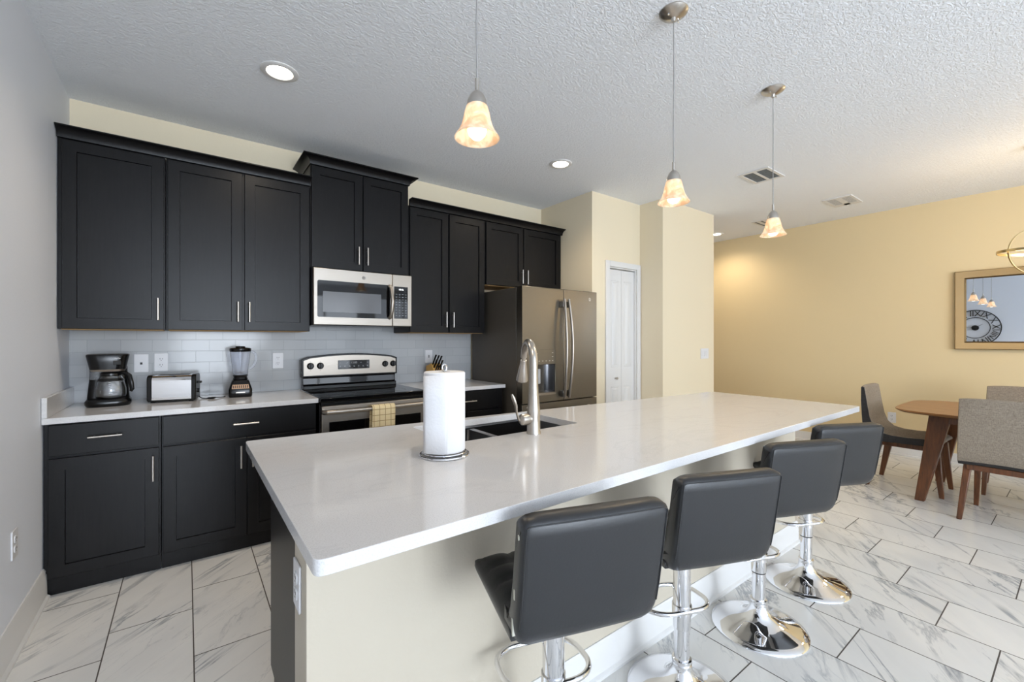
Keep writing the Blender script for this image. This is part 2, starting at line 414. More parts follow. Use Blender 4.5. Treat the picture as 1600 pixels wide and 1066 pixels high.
def crown(bm, x0, x1, z0, z1, yf, left=False, right=False, ext=.058, wall=-.002):
    """cove crown moulding along the front, mitred returns to the wall where asked"""
    pr = [(0, 0), (.006, .0), (.010, .35), (.022, .62), (.042, .8), (ext, .88), (ext, 1)]
    h = z1-z0
    def row(o, z):
        zz = z0+z*h; xl = x0-o if left else x0; xr_ = x1+o if right else x1; pts = []
        if left: pts.append((xl, wall, zz))
        pts += [(xl, yf-o, zz), (xr_, yf-o, zz)]
        if right: pts.append((xr_, wall, zz))
        return [bm.verts.new(p) for p in pts]
    R = [row(*p) for p in pr]
    inner = []
    for zz in (z1, z0):
        pts = []
        if left: pts.append((x0+.004, wall, zz))
        pts += [(x0+(.004 if left else 0), yf+.012, zz), (x1-(.004 if right else 0), yf+.012, zz)]
        if right: pts.append((x1-.004, wall, zz))
        inner.append([bm.verts.new(p) for p in pts])
    R += inner; R.append(R[0])
    for A, B in zip(R, R[1:]):
        for i in range(len(A)-1): bm.faces.new((A[i], A[i+1], B[i+1], B[i]))
    loops0 = [r[0] for r in R[:-1]]; loops1 = [r[-1] for r in R[:-1]]
    bm.faces.new(loops0[::-1]); bm.faces.new(loops1)
def cabinet(name, label, x0, x1, z0, z1, yf, doors, drawers=(), toe=False, group=None, depth_back=-.002, crown_=None, under=None):
    t = thing(name, label, 'cabinet', ((x0+x1)/2, yf/2, z0), group=group)
    bm = NB(); box(bm, x0, x1, yf+.02, depth_back, z0 if not toe else z0+.09, z1)
    obj('carcass', bm, M_cab, t, .0015)
    if toe:
        bm = NB(); box(bm, x0+.001, x1-.001, yf+.045, yf+.06, z0, z0+.092); obj('toe_kick', bm, M_cab, t)
    for (a, b, c, d, hx, hz) in doors:
        bm = NB(); shaker(bm, a, b, c, d, yf-.0)
        o = obj('door', bm, M_cab, t)
        if hx: pull(o, (hx, 0, hz[0]), (hx, 0, hz[1]), yf)
    for (a, b, c, d, hx, hz) in drawers:
        bm = NB(); box(bm, a, b, yf, yf+.02, c, d); o = obj('drawer', bm, M_cab, t, .002)
        pull(o, (hx[0], 0, hz), (hx[1], 0, hz), yf)
    if crown_:
        bm = NB(); crown(bm, *crown_); obj('crown_moulding', bm, M_cab, t)
    if under:
        bm = NB(); box(bm, x0+.012, x1-.012, yf+.03, depth_back, z0-.003, z0+.001); obj('underside_panel', bm, M_plywood, t)
    return t
UF = -.345; UZ = 1.345; UT = 2.40
t = cabinet('wall_cabinet', 'black single-door wall cabinet in the corner by the grey wall', .003, .466, UZ, UT, UF, [(.022, .459, UZ+.002, 2.385, .432, (1.403, 1.534))], under=True)
t2 = cabinet('wall_cabinet', 'black double-door wall cabinet above the toaster and the blender', .468, 1.283, UZ, UT, UF,
             [(.477, .864, UZ+.002, 2.385, .839, (1.403, 1.534)), (.879, 1.275, UZ+.002, 2.385, .904, (1.403, 1.534))], under=True)
bm = NB(); crown(bm, .003, 1.284, 2.392, 2.447, UF-.001); tag(obj('crown_moulding', bm, M_cab), 'long black crown moulding running over the two left wall cabinets', 'crown moulding')
t3 = cabinet('wall_cabinet', 'tallest black double-door wall cabinet directly above the microwave', 1.286, 2.036, 1.812, 2.56, UF,
             [(1.292, 1.655, 1.815, 2.548, 1.622, (1.858, 1.993)), (1.665, 2.030, 1.815, 2.548, 1.690, (1.858, 1.993))], crown_=(1.286, 2.036, 2.555, 2.615, UF-.001, True, True))
t4 = cabinet('wall_cabinet', 'tall black double-door wall cabinet between the microwave and the refrigerator', 2.039, 2.788, UZ, UT, UF,
             [(2.047, 2.400, UZ+.002, 2.385, 2.373, (1.393, 1.525)), (2.416, 2.780, UZ+.002, 2.385, 2.442, (1.393, 1.525))], under=True)
t5 = cabinet('wall_cabinet', 'short wide black double-door wall cabinet above the refrigerator', 2.790, 3.762, 1.800, UT, UF,
             [(2.802, 3.238, 1.803, 2.385, 3.213, (1.835, 1.972)), (3.248, 3.735, 1.803, 2.385, 3.277, (1.835, 1.972))], under=True)
bm = NB(); crown(bm, 2.040, 3.763, 2.392, 2.447, UF-.001); tag(obj('crown_moulding', bm, M_cab), 'black crown moulding over the cabinets beside and above the refrigerator', 'crown moulding')
BF = -.635
cabinet('base_cabinet', 'black base cabinet with one drawer and one door in the corner by the grey wall', .003, .456, 0, .866, BF,
        [(.022, .447, .098, .690, .423, (.515, .651))], [(.022, .447, .705, .858, (.166, .298), .786)], toe=True)
cabinet('base_cabinet', 'wide black base cabinet with one drawer over two doors, left of the stove', .458, 1.262, 0, .866, BF,
        [(.464, .862, .098, .688, .832, (.512, .647)), (.868, 1.256, .098, .688, .893, (.512, .647))], [(.464, 1.256, .700, .858, (.793, .925), .778)], toe=True)
cabinet('base_cabinet', 'black base cabinet between the stove and the refrigerator', 2.046, 2.780, 0, .866, BF,
        [(2.053, 2.41, .098, .688, 2.38, (.512, .647)), (2.418, 2.772, .098, .688, 2.45, (.512, .647))], [(2.053, 2.772, .700, .858, (2.36, 2.495), .778)], toe=True)
# countertops
bm = NB(); box(bm, .002, 1.268, -.654, -.009, .867, .897); tag(obj('countertop', bm, M_quartz, None, .002), 'white quartz worktop left of the stove, carrying the coffee maker and toaster', 'countertop')
bm = NB(); box(bm, .002, .022, -.654, -.009, .8975, .999); tag(obj('side_splash', bm, M_quartz, None, .002), 'low white quartz upstand against the grey wall at the left end of the worktop', 'splash board')
bm = NB(); box(bm, 2.046, 2.797, -.654, -.009, .867, .897); tag(obj('countertop', bm, M_quartz, None, .002), 'short white quartz worktop between the stove and the refrigerator', 'countertop')

# ---------------------------------------------------------------- stove
t = thing('stove', 'stainless steel electric range with a black glass cooktop and an arched control panel', 'stove', (1.655, -.33, 0))
bm = NB(); box(bm, 1.276, 2.036, -.640, -.03, .02, .865)
for x in (1.31, 2.0):
    for y in (-.6, -.08): box(bm, x-.015, x+.015, y-.015, y+.015, 0, .02)
obj('body', bm, M_bplastic, t, .002)
bm = NB(); box(bm, 1.272, 2.040, -.672, -.03, .868, .900); obj('cooktop', bm, M_bglass, t, .006, 3)
ring = mat('burner_ring', lin(60, 60, 62), .2)
for x, y, r in ((1.46, -.48, .10), (1.86, -.48, .085), (1.46, -.22, .075), (1.86, -.22, .10)):
    bm = NB(); lathe(bm, [(r-.002, .9002), (r, .9002), (r, .9005), (r-.002, .9005), (r-.002, .9002)], (x, y, 0), 40, cap0=False, cap1=False); obj('burner_ring', bm, ring, t)
bm = NB(); prism(bm, [(-.03, .900), (-.10, .900), (-.095, .925), (-.075, .935), (-.072, .985), (-.09, .995), (-.03, .995)], 'x', 1.285, 2.027); obj('riser', bm, M_bglass, t, .003)
def arch(x0, x1, zb, zt, rise, n=16, r=.02):
    pts = [(x0, zb), (x1, zb)]
    for k in range(n+1):
        u = k/n; x = x1+(x0-x1)*u; z = zt+rise*(1-(2*u-1)**2)
        if k in (0, n): z -= r*.5
        pts.append((x, z))
    return pts
bm = NB(); prism(bm, arch(1.274, 2.038, .992, 1.143, .03), 'y', -.03, -.088); obj('backguard', bm, M_bplastic, t, .004)
bm = NB(); prism(bm, arch(1.288, 2.024, 1.004, 1.132, .029), 'y', -.088, -.0915); cp = obj('control_panel', bm, M_steel, t, .001)
bm = NB(); box(bm, 1.542, 1.796, -.0945, -.0915, 1.047, 1.118); dp = obj('display', bm, M_bglass, cp, .003)
M_print = mat('grey_print', lin(190, 190, 190), .5)
obj('clock_digits', text_bm('12:00', .022, facing_cam(1.668, -.0950, 1.098)), M_print, dp)
bm = NB()
for q, zz in ((5, 1.098), (7, 1.068)):
    for i in range(q):
        x = 1.56+i*(.218/(q-1))
        if zz > 1.08 and abs(x-1.669) < .05: continue
        box(bm, x-.006, x+.006, -.0950, -.0944, zz-.0014, zz+.0014); 
        if zz < 1.08: box(bm, x-.004, x+.004, -.0950, -.0944, zz+.005, zz+.007)
obj_split('display_mark', bm, M_print, dp)
for x in (1.337, 1.409, 1.930, 2.000):
    bm = NB(); lathe(bm, [(.026, 0), (.026, .006), (.021, .010), (.019, .022), (0, .022)], (0, 0, 0), 28); box(bm, -.005, .005, -.021, .021, .02, .032)
    bmesh.ops.transform(bm, matrix=Matrix.Translation((x, -.0915, 1.080)) @ Matrix.Rotation(PI/2, 4, 'X'), verts=bm.verts)
    obj('knob', bm, M_bplastic, cp, .001)
    bm = NB(); box(bm, x-.001, x+.001, -.0925, -.0914, 1.112, 1.117); box(bm, x-.004, x+.004, -.0925, -.0914, 1.043, 1.045); obj_split('knob_mark', bm, M_slot, cp)
# oven door
bm = NB(); prism(bm, rrect(1.283, 2.029, .19, .842, .006), 'y', -.68, -.642); od = obj('oven_door', bm, M_steel, t, .003)
bm = NB(); box(bm, 1.328, 1.985, -.683, -.679, .30, .735); obj('oven_window', bm, M_bglass, od, .002)
bm = NB(); pts = [(1.292, -.678, .806), (1.292, -.71, .807), (1.305, -.728, .808)]+[(1.305+.702*k/8, -.728-.008*math.sin(PI*k/8), .808) for k in range(1, 8)]+[(2.007, -.728, .808), (2.02, -.71, .807), (2.02, -.678, .806)]
tube(bm, pts, .0155, 14); obj('oven_handle', bm, M_steel, od)
bm = NB(); box(bm, 1.283, 2.029, -.68, -.642, .03, .18); obj('storage_drawer', bm, M_steel, t, .004)
bm = NB(); box(bm, 1.278, 2.034, -.672, -.642, .844, .866); obj('vent_strip', bm, M_bplastic, t, .002)
# towel over the handle
bm = NB(); X0, X1, n = 1.590, 1.752, 14
prof = [(-.702, .62), (-.702, .70), (-.703, .79), (-.706, .815), (-.718, .830), (-.735, .832), (-.752, .824), (-.7575, .805), (-.757, .74), (-.758, .66), (-.760, .575)]
G = [[bm.verts.new((X0+(X1-X0)*k/n+.003*math.sin(9*z)*(1 if k in (0, n) else 0), y+(-.0035*abs(math.sin(k*1.1)) if y < -.735 else .002*math.sin(k*1.3)), z)) for k in range(n+1)] for y, z in prof]
for A, B in zip(G, G[1:]):
    for k in range(n): bm.faces.new((A[k], A[k+1], B[k+1], B[k]))
o = obj('dish_towel', bm, M_towel, sharp=80); tag(o, 'beige checked dish towel hanging over the oven door handle', 'towel')
s = o.modifiers.new('thickness', 'SOLIDIFY'); s.thickness = .003; s.offset = 0

# ---------------------------------------------------------------- microwave
t = thing('microwave', 'stainless over-the-range microwave with a dark window and a vertical handle', 'microwave', (1.658, -.2, 1.388))
bm = NB(); box(bm, 1.286, 2.030, -.385, -.010, 1.388, 1.808); obj('housing', bm, M_bplastic, t, .002)
bm = NB(); box(bm, 1.288, 1.866, -.420, -.387, 1.392, 1.800); md = obj('door', bm, M_mwsteel, t, .004)
bm = NB(); box(bm, 1.868, 2.028, -.420, -.387, 1.392, 1.800); mc = obj('control_side', bm, M_mwsteel, t, .004)
bm = NB(); prism(bm, rrect(1.313, 1.850, 1.448, 1.712, .012), 'y', -.4225, -.419); mw = obj('window', bm, M_bglass, md)
bm = NB(); box(bm, 1.350, 1.775, -.4228, -.4222, 1.485, 1.634); obj('window_mesh', bm, M_mesh, mw)
bm = NB(); tube(bm, [(1.842, -.418, 1.705), (1.842, -.445, 1.702), (1.845, -.462, 1.66), (1.849, -.470, 1.58), (1.845, -.462, 1.50), (1.842, -.445, 1.459), (1.842, -.418, 1.455)], .0135, 12, flat=1.0); obj('handle', bm, M_steel, md)
bm = NB(); box(bm, 1.880, 1.994, -.4225, -.419, 1.452, 1.706); kp = obj('keypad', bm, M_bglass, mc, .003)
obj('clock_digits', text_bm('10:16', .018, facing_cam(1.937, -.4229, 1.682)), M_led, kp)
bm = NB()
for r in range(9):
    for q in range(4):
        x = 1.898+q*.026; z = 1.645-r*.021
        box(bm, x-.007, x+.007, -.4228, -.4224, z-.0012, z+.0012)
        if (r+q) % 2: box(bm, x-.004, x+.004, -.4228, -.4224, z-.0065, z-.005)
obj('keypad_marks', bm, mat('pale_print', lin(150, 156, 160), .4), kp)
def emblem(parent, x, y, z, r, m1, m2):
    bm = NB(); tube(bm, [(x, y, z), (x, y-.0025, z)], r, 28); o = obj('emblem', bm, m1, parent)
    bm = NB(); tube(bm, [(x+(r*.86)*math.cos(a*PI/16), y-.0027, z+(r*.86)*math.sin(a*PI/16)) for a in range(32)], r*.06, 6, closed=True)
    b2 = text_bm('GE', r*1.05, facing_cam(x, y-.0030, z)); me = bpy.data.meshes.new('x'); b2.to_mesh(me); b2.free(); bm.from_mesh(me); bpy.data.meshes.remove(me)
    obj('emblem_letters', bm, m2, o)
emblem(md, 1.642, -.420, 1.752, .013, mat('emblem_grey', lin(150, 146, 142), .4), mat('emblem_dark', lin(96, 94, 92), .4))

# ---------------------------------------------------------------- refrigerator
t = thing('refrigerator', 'slate grey french-door refrigerator with a water dispenser and two curved handles', 'refrigerator', (3.284, -.45, 0))
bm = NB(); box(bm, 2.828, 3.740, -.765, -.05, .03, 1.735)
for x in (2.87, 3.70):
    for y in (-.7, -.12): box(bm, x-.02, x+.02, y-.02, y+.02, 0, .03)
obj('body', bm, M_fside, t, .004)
bm = NB(); box(bm, 2.87, 2.96, -.80, -.70, 1.736, 1.752); box(bm, 3.61, 3.70, -.80, -.70, 1.736, 1.752); obj_split('hinge_cover', bm, M_bplastic, t, bevel=.003)
DF = -.852; zb = .74
DPX0, DPX1, DPZ0, DPZ1 = 2.955, 3.200, .815, 1.068
# left door with the dispenser recess: a slab with a hole, built from boxes that share no visible seam
def slab_hole(bm, x0, x1, z0, z1, hx0, hx1, hz0, hz1, y0, y1):
    O = [(x0, z0), (x1, z0), (x1, z1), (x0, z1)]; H = [(hx0, hz0), (hx1, hz0), (hx1, hz1), (hx0, hz1)]
    of = [bm.verts.new((p[0], y0, p[1])) for p in O]; ob = [bm.verts.new((p[0], y1, p[1])) for p in O]
    hf = [bm.verts.new((p[0], y0, p[1])) for p in H]; hb = [bm.verts.new((p[0], y1, p[1])) for p in H]
    for i in range(4):
        j = (i+1) % 4
        bm.faces.new((of[i], of[j], hf[j], hf[i])); bm.faces.new((ob[i], hb[i], hb[j], ob[j]))
        bm.faces.new((of[i], ob[i], ob[j], of[j])); bm.faces.new((hf[i], hf[j], hb[j], hb[i]))
bm = NB(); slab_hole(bm, 2.826, 3.2985, zb, 1.742, DPX0, DPX1, DPZ0, DPZ1, DF, -.775); dl = obj('left_door', bm, M_slate, t, .004)
bm = NB(); box(bm, 3.3035, 3.742, DF, -.775, zb, 1.742); dr = obj('right_door', bm, M_slate, t, .004)
bm = NB(); box(bm, 2.826, 3.742, DF, -.775, .06, zb-.008); fz = obj('freezer_drawer', bm, M_slate, t, .004)
bm = NB(); tube(bm, [(2.95, DF, .66), (2.95, DF-.05, .66), (3.28, DF-.055, .66), (3.62, DF-.05, .66), (3.62, DF, .66)], .014, 12); obj('handle', bm, M_steel, fz)
for par, x, bow in ((dl, 3.262, -1), (dr, 3.340, 1)):
    bm = NB(); pts = []
    for k in range(15):
        u = k/14; s_ = math.sin(PI*u); pts.append((x+bow*(-.012+.010*s_), DF-.045-.040*s_, .765+u*.885))
    tube(bm, pts, .0135, 14)
    h = obj('handle', bm, M_steel, par)
    bm = NB()
    for z in (.80, 1.60): box(bm, x-.014-(bow*.004), x+.014-(bow*.004), DF-.048, DF, z-.025, z+.03)
    obj_split('handle_mount', bm, mat('handle_mount_grey', lin(120, 118, 114), .3, .8), h, bevel=.004)
bm = NB()
a, b, c, d = DPX0, DPX1, DPZ0, DPZ1
n = 10; bk = []
for k in range(n+1):
    u = k/n; bk.append((a+(b-a)*u, -.784+(.0 if 0 else -.058*(2*u-1)**4)))
va = [bm.verts.new((p[0], p[1], c)) for p in bk]; vb = [bm.verts.new((p[0], p[1], d)) for p in bk]
for k in range(n): bm.faces.new((va[k], va[k+1], vb[k+1], vb[k]))
dc = obj('dispenser_cavity', bm, mat('dispenser_dark_steel', lin(88, 88, 90), .25, .9), dl, sharp=80)
bm = NB(); box(bm, DPX0-.012, DPX1+.008, DF-.004, DF+.003, DPZ1+.001, 1.200); db = obj('dispenser_panel', bm, M_slate, dl, .002)
bm = NB()
for i, (x, z) in enumerate([(2.985, 1.165), (2.985, 1.13), (3.01, 1.10), (3.05, 1.10), (3.09, 1.10), (3.13, 1.10), (3.165, 1.10), (3.165, 1.135), (3.165, 1.17)]): box(bm, x-.007, x+.007, DF-.0048, DF-.0040, z-.002, z+.002)
obj_split('dispenser_icon', bm, mat('icon_grey', lin(214, 208, 200), .5), db)
bm = NB(); box(bm, DPX0, DPX1, DF-.010, DF+.06, DPZ0-.014, DPZ0+.006); obj('drip_tray', bm, M_steel, dl, .003)
bm = NB(); box(bm, 3.00, 3.045, DF+.018, DF+.030, .90, 1.03); obj('dispenser_paddle', bm, mat('paddle_grey', lin(176, 176, 176), .35), dl, .004)
emblem(dr, 3.642, DF, 1.668, .017, mat('emblem_silver', lin(200, 194, 184), .3, .6), mat('emblem_line', lin(120, 114, 104), .4))

# ---------------------------------------------------------------- island
IZ = .900; IXa, IXb = .747, 3.692; IN = -2.918; IFa, IFb = -1.800, -2.030
t = thing('kitchen_island', 'kitchen island base with a cream bar side and a black cabinet side', 'kitchen island', (2.24, -2.3, 0))
SK = (1.365, 2.018, -2.300, -1.925)     # sink cut-out
def quad_round(c, r, n=5):
    out = []; N = len(c)
    for i in range(N):
        p = Vector(c[i]); a = (Vector(c[i-1])-p).normalized(); b = (Vector(c[(i+1) % N])-p).normalized()
        for k in range(n+1):
            u = k/n; q = p+a*r*(1-u)**2+b*r*u**2; out.append((q.x, q.y))
    return out
outer = quad_round([(IXa, IN), (IXb, IN), (IXb, IFb), (IXa, IFa)], .022)
inner = rrect(*SK, .018, 4)
bm = NB()
def loop(pts, z): 
    vs = [bm.verts.new((p[0], p[1], z)) for p in pts]; es = [bm.edges.new((vs[i], vs[(i+1) % len(vs)])) for i in range(len(vs))]; return vs, es
faces = []
tv = {}
for z in (IZ, IZ-.030):
    o1, e1 = loop(outer, z); o2, e2 = loop(inner, z); bmesh.ops.triangle_fill(bm, use_beauty=True, edges=e1+e2); tv[z] = (o1, o2)
for i in (0, 1):
    A, B = tv[IZ][i], tv[IZ-.030][i]
    for k in range(len(A)): bm.faces.new((A[k], A[(k+1) % len(A)], B[(k+1) % len(A)], B[k]))
tag(obj('countertop', bm, M_quartz, None, .0025), 'long white quartz island top with a sink, overhanging the four bar stools', 'countertop')
KY0, KY1 = -2.59, -2.452; KX0, KX1 = .800, 3.668
bm = NB(); box(bm, KX0, KX1, KY0, KY1, 0, .869); obj('knee_wall', bm, M_knee, t, .002)
bm = NB(); pr = [(0, 0), (.026, 0), (.026, .012), (.016, .02), (.014, .103), (.010, .111), (.011, .122), (.005, .133), (0, .133)]
prism(bm, [(KY0-.0-p, z) for p, z in pr], 'x', KX0-.012, KX1+.012); obj('baseboard', bm, M_white, t)
bm = NB(); box(bm, KX0-.006, KX0, KY0+.01, KY1-.002, .842, .869); box(bm, KX0-.006, KX0, KY1-.012, KY1, .80, .869); obj('end_trim', bm, M_white, t)
CY = -1.930
bm = NB()
box(bm, .822, 1.33, CY, KY1-.001, .10, .869); box(bm, 2.05, 3.66, CY, KY1-.001, .10, .869)
box(bm, 1.33, 2.05, CY, KY1-.001, .10, .60); box(bm, 1.33, 2.05, KY1-.13, KY1-.001, .60, .869)
box(bm, .83, 3.65, CY-.07, KY1-.001, 0, .10); obj('cabinet_body', bm, M_cab, t, .001)
bm = NB(); box(bm, .815, .8225, CY-.075, KY1-.001, .0, .869); box(bm, .815, .8225, CY, CY-.076, .10, .869); obj('end_panel', bm, M_cab, t)
dx = [.822, 1.33, 2.05, 2.66, 3.16, 3.66]
for i in range(5):
    a, b = dx[i]+.004, dx[i+1]-.004
    if i == 2:
        bm = NB(); box(bm, a, b, CY+.002, CY+.025, .105, .86); o = obj('dishwasher_door', bm, M_steel, t, .004)
        bm = NB(); tube(bm, [(a+.05, CY+.02, .8), (a+.05, CY+.055, .8), (b-.05, CY+.055, .8), (b-.05, CY+.02, .8)], .01, 10); obj('handle', bm, M_steel, o); continue
    bm = NB(); shaker(bm, -b, -a, .105, .86 if i == 1 else .69, 0)
    Mx = Matrix.Translation((0, CY+.021, 0)) @ Matrix.Rotation(PI, 4, 'Z'); bmesh.ops.transform(bm, matrix=Mx, verts=bm.verts); o = obj('door', bm, M_cab, t)
    bm = NB(); tube(bm, [(b-.03, CY+.052, .50), (b-.03, CY+.052, .64)], .0055, 10)
    for z in (.52, .62): tube(bm, [(b-.03, CY+.052, z), (b-.03, CY+.02, z)], .004, 8)
    obj('bar_pull', bm, M_nickel, o)
    if i != 1:
        bm = NB(); box(bm, a, b, CY+.001, CY+.021, .70, .86); obj('drawer', bm, M_cab, t, .002)
# sink
t = thing('sink', 'double-bowl undermount stainless sink set into the island top', 'sink', (1.69, -2.11, .69))
bm = NB()
def bowl(x0, x1, y0, y1, zt, zb, r=.03):
    R = []
    for ins, z in ((0, zt), (.004, zb+.03), (.012, zb+.01), (.03, zb)):
        R.append([bm.verts.new((p[0], p[1], z)) for p in rrect(x0+ins, x1-ins, y0+ins, y1-ins, r, 5)])
    for A, B in zip(R, R[1:]):
        for k in range(len(A)): bm.faces.new((A[k], A[(k+1) % len(A)], B[(k+1) % len(A)], B[k]))
    bm.faces.new(R[-1]); return R[0]
sx0, sx1, sy0, sy1 = SK[0]-.012, SK[1]+.012, SK[2]-.012, SK[3]+.012
xm = 1.665
b1 = bowl(sx0+.006, xm-.012, sy0+.006, sy1-.006, IZ-.046, .68); b2 = bowl(xm+.012, sx1-.006, sy0+.006, sy1-.006, IZ-.046, .68)
obj('bowls', bm, M_sink, t, sharp=60)
bm = NB()
for q in ((sx0-.012, sx0+.008, sy0-.012, sy1+.012), (sx1-.008, sx1+.012, sy0-.012, sy1+.012), (sx0+.008, sx1-.008, sy0-.012, sy0+.008), (sx0+.008, sx1-.008, sy1-.008, sy1+.012)): box(bm, q[0], q[1], q[2], q[3], IZ-.048, IZ-.0305)
box(bm, xm-.014, xm+.014, sy0+.008, sy1-.008, IZ-.056, IZ-.044); obj('rim', bm, M_sink, t, .001)
for x in (1.51, 1.84):
    bm = NB(); lathe(bm, [(0, .683), (.035, .683), (.042, .681), (.042, .6805)], (x, -2.11, 0), 24, cap1=False); obj('drain', bm, M_steel, t)
# faucet
FX, FY = 1.708, -2.350
t = thing('faucet', 'brushed nickel pull-down kitchen faucet with a side lever, behind the sink', 'faucet', (FX, FY, IZ))
bm = NB(); lathe(bm, [(.030, 0), (.030, .006), (.0275, .012), (.0265, .07), (.0275, .085), (.026, .10), (.0205, .16), (.018, .22), (.0175, .235)], (FX, FY, IZ), 32)
th = rad(25); D = Vector((math.sin(th), math.cos(th), 0)); P0 = Vector((FX, FY, IZ))
ar = .088; arc = [P0+Vector((0, 0, .23)), P0+Vector((0, 0, .28))]
for k in range(1, 15):
    a = PI*(1-k/16*1.06); arc.append(P0+D*(ar+ar*math.cos(a))+Vector((0, 0, .285+ar*math.sin(a))))
tube(bm, arc, [.0175]*2+[.0172-.0002*k for k in range(14)], 20); obj('spout', bm, M_nickel, t)
e = arc[-1]; dn = (arc[-1]-arc[-2]).normalized()
bm = NB(); tube(bm, [e, e+dn*.014], .0100, 20); 
tube(bm, [e+dn*.014, e+dn*.03, e+dn*.055, e+dn*.10, e+dn*.112, e+dn*.116], [.0135, .0145, .019, .0255, .0265, .024], 24); obj('spray_head', bm, M_nickel, t)
bm = NB(); hub = P0+Vector((0, 0, .062)); L = Vector((-.94, .1, 0)).normalized()
tube(bm, [hub+L*.01, hub+L*.028], .020, 24); tube(bm, [hub+L*.028, hub+L*.034, hub+L*.058, hub+L*.066, hub+L*.069], [.022, .0235, .0225, .015, .002], 24)
lv = [hub+L*.058+Vector((0, 0, -.012)), hub+L*.072+Vector((0, 0, .002)), hub+L*.082+Vector((0, 0, .03)), hub+L*.086+Vector((0, 0, .06)), hub+L*.098+Vector((0, 0, .09)), hub+L*.104+Vector((0, 0, .105))]
tube(bm, lv, [.006, .0075, .0065, .0095, .0115, .006], 16, flat=.6); obj('lever_handle', bm, M_nickel, t)
bm = NB(); lathe(bm, [(.005, 0), (.005, .006), (0, .009)], (FX-.012, FY+.024, IZ+.1), 12); obj('button', bm, M_nickel, t)
# paper towel holder + roll
PX, PY = 1.258, -2.427
t = thing('paper_towel_holder', 'chrome wire paper towel holder standing on the island by the sink', 'holder', (PX, PY, IZ))
bm = NB()
for r, z in ((.080, .004), (.070, .012)): tube(bm, [(PX+r*math.cos(a*PI/24), PY+r*math.sin(a*PI/24), IZ+z) for a in range(48)], .0032, 8, closed=True)
for a in (0, 2.1, 4.2): tube(bm, [(PX, PY, IZ+.012), (PX+.08*math.cos(a), PY+.08*math.sin(a), IZ+.005)], .0028, 8)
obj('wire_base', bm, M_chrome, t)
bm = NB(); tube(bm, [(PX, PY, IZ+.012), (PX, PY, IZ+.282)], .003, 8); tube(bm, [(PX+.008*math.cos(a*PI/8), PY, IZ+.290+.012*math.sin(a*PI/8)) for a in range(16)], .0028, 8, closed=True); obj('centre_rod', bm, M_chrome, t)
bm = NB(); R = .0685
lathe(bm, [(.02, 0), (R-.004, 0), (R, .004), (R, .257), (R-.003, .261), (.02, .261), (.02, 0)], (PX, PY, IZ+.0165), 56, cap0=False, cap1=False)
roll = obj('paper_towel_roll', bm, M_paper); tag(roll, 'white paper towel roll upright on the wire holder on the island', 'paper towel')
bm = NB(); sh = []
for k in range(9):
    u = k/8; a = rad(250-u*62); rr = R+.0012+.012*max(0, u-.35)**1.4*2
    sh.append([(PX+rr*math.cos(a), PY+rr*math.sin(a), IZ+.0165+z+(.0 if z < .1 else -.006*u)) for z in (.003, .09, .18, .257)])
V = [[bm.verts.new(p) for p in r_] for r_ in sh]
for A, B in zip(V, V[1:]):
    for k in range(3): bm.faces.new((A[k], A[k+1], B[k+1], B[k]))
o = obj('loose_sheet', bm, M_paper, roll, sharp=80); s = o.modifiers.new('thickness', 'SOLIDIFY'); s.thickness = .0008

# ---------------------------------------------------------------- outlets and switches
def plate(name, label, cat, c, nrm, w=.072, h=.118, kind='duplex'):
    """wall plate centred at c; nrm is the direction it faces: '-y','+x','-x'"""
    t = thing(name, label, cat, c)
    A = {'-y': Matrix.Rotation(0, 4, 'Z'), '+x': Matrix.Rotation(PI/2, 4, 'Z'), '-x': Matrix.Rotation(-PI/2, 4, 'Z')}[nrm]
    X = Matrix.Translation(c) @ A
    bm = NB(); prism(bm, rrect(-w/2, w/2, -h/2, h/2, .004, 3), 'y', -.006, -.0005); bmesh.ops.transform(bm, matrix=X, verts=bm.verts); p = obj('cover_plate', bm, M_plate, t, .0015)
    if kind == 'duplex':
        bm = NB()
        for z in (.020, -.020): prism(bm, rrect(-.017, .017, z-.0145, z+.0145, .010, 4), 'y', -.0085, -.0055)
        bmesh.ops.transform(bm, matrix=X, verts=bm.verts); r_ = obj('receptacle', bm, M_plate, t, .0008)
        bm = NB()
        for z in (.020, -.020):
            box(bm, -.0075, -.0050, -.0089, -.0083, z-.002, z+.008); box(bm, .0050, .0075, -.0089, -.0083, z-.001, z+.007); box(bm, -.002, .002, -.0089, -.0083, z-.010, z-.006)
        bmesh.ops.transform(bm, matrix=X, verts=bm.verts); obj('slots', bm, M_slot, r_)
    elif kind == 'jack':
        bm = NB(); box(bm, -.006, .006, -.008, -.0055, -.008, .006); bmesh.ops.transform(bm, matrix=X, verts=bm.verts); obj('jack', bm, M_slot, t)
    elif kind == 'toggle':
        bm = NB(); box(bm, -.006, .006, -.0068, -.0055, -.013, .013); box(bm, -.004, .004, -.016, -.006, -.001, .007); bmesh.ops.transform(bm, matrix=X, verts=bm.verts); obj('toggle', bm, mat('toggle_grey', lin(150, 150, 150), .4), t)
    elif kind == 'rocker':
        for dx_ in (-.05, 0, .05) if w > .12 else (-.023, .023):
            bm = NB(); box(bm, dx_-.016, dx_+.016, -.009, -.0055, -.033, .033); bmesh.ops.transform(bm, matrix=X, verts=bm.verts); obj('rocker', bm, M_plate, t, .001)
    return t
plate('phone_jack', 'white wall plate with one small jack on the tiles beside the coffee maker', 'wall plate', (.333, -.008, 1.131), '-y', kind='jack')
plate('power_outlet', 'white double outlet on the tiles above the toaster', 'power outlet', (.434, -.008, 1.135), '-y')
plate('power_outlet', 'white double outlet on the tiles between the blender and the stove', 'power outlet', (1.125, -.008, 1.126), '-y')
plate('light_switch', 'white toggle switch plate on the tiles beside the knife block', 'light switch', (2.377, -.008, 1.130), '-y', kind='toggle')
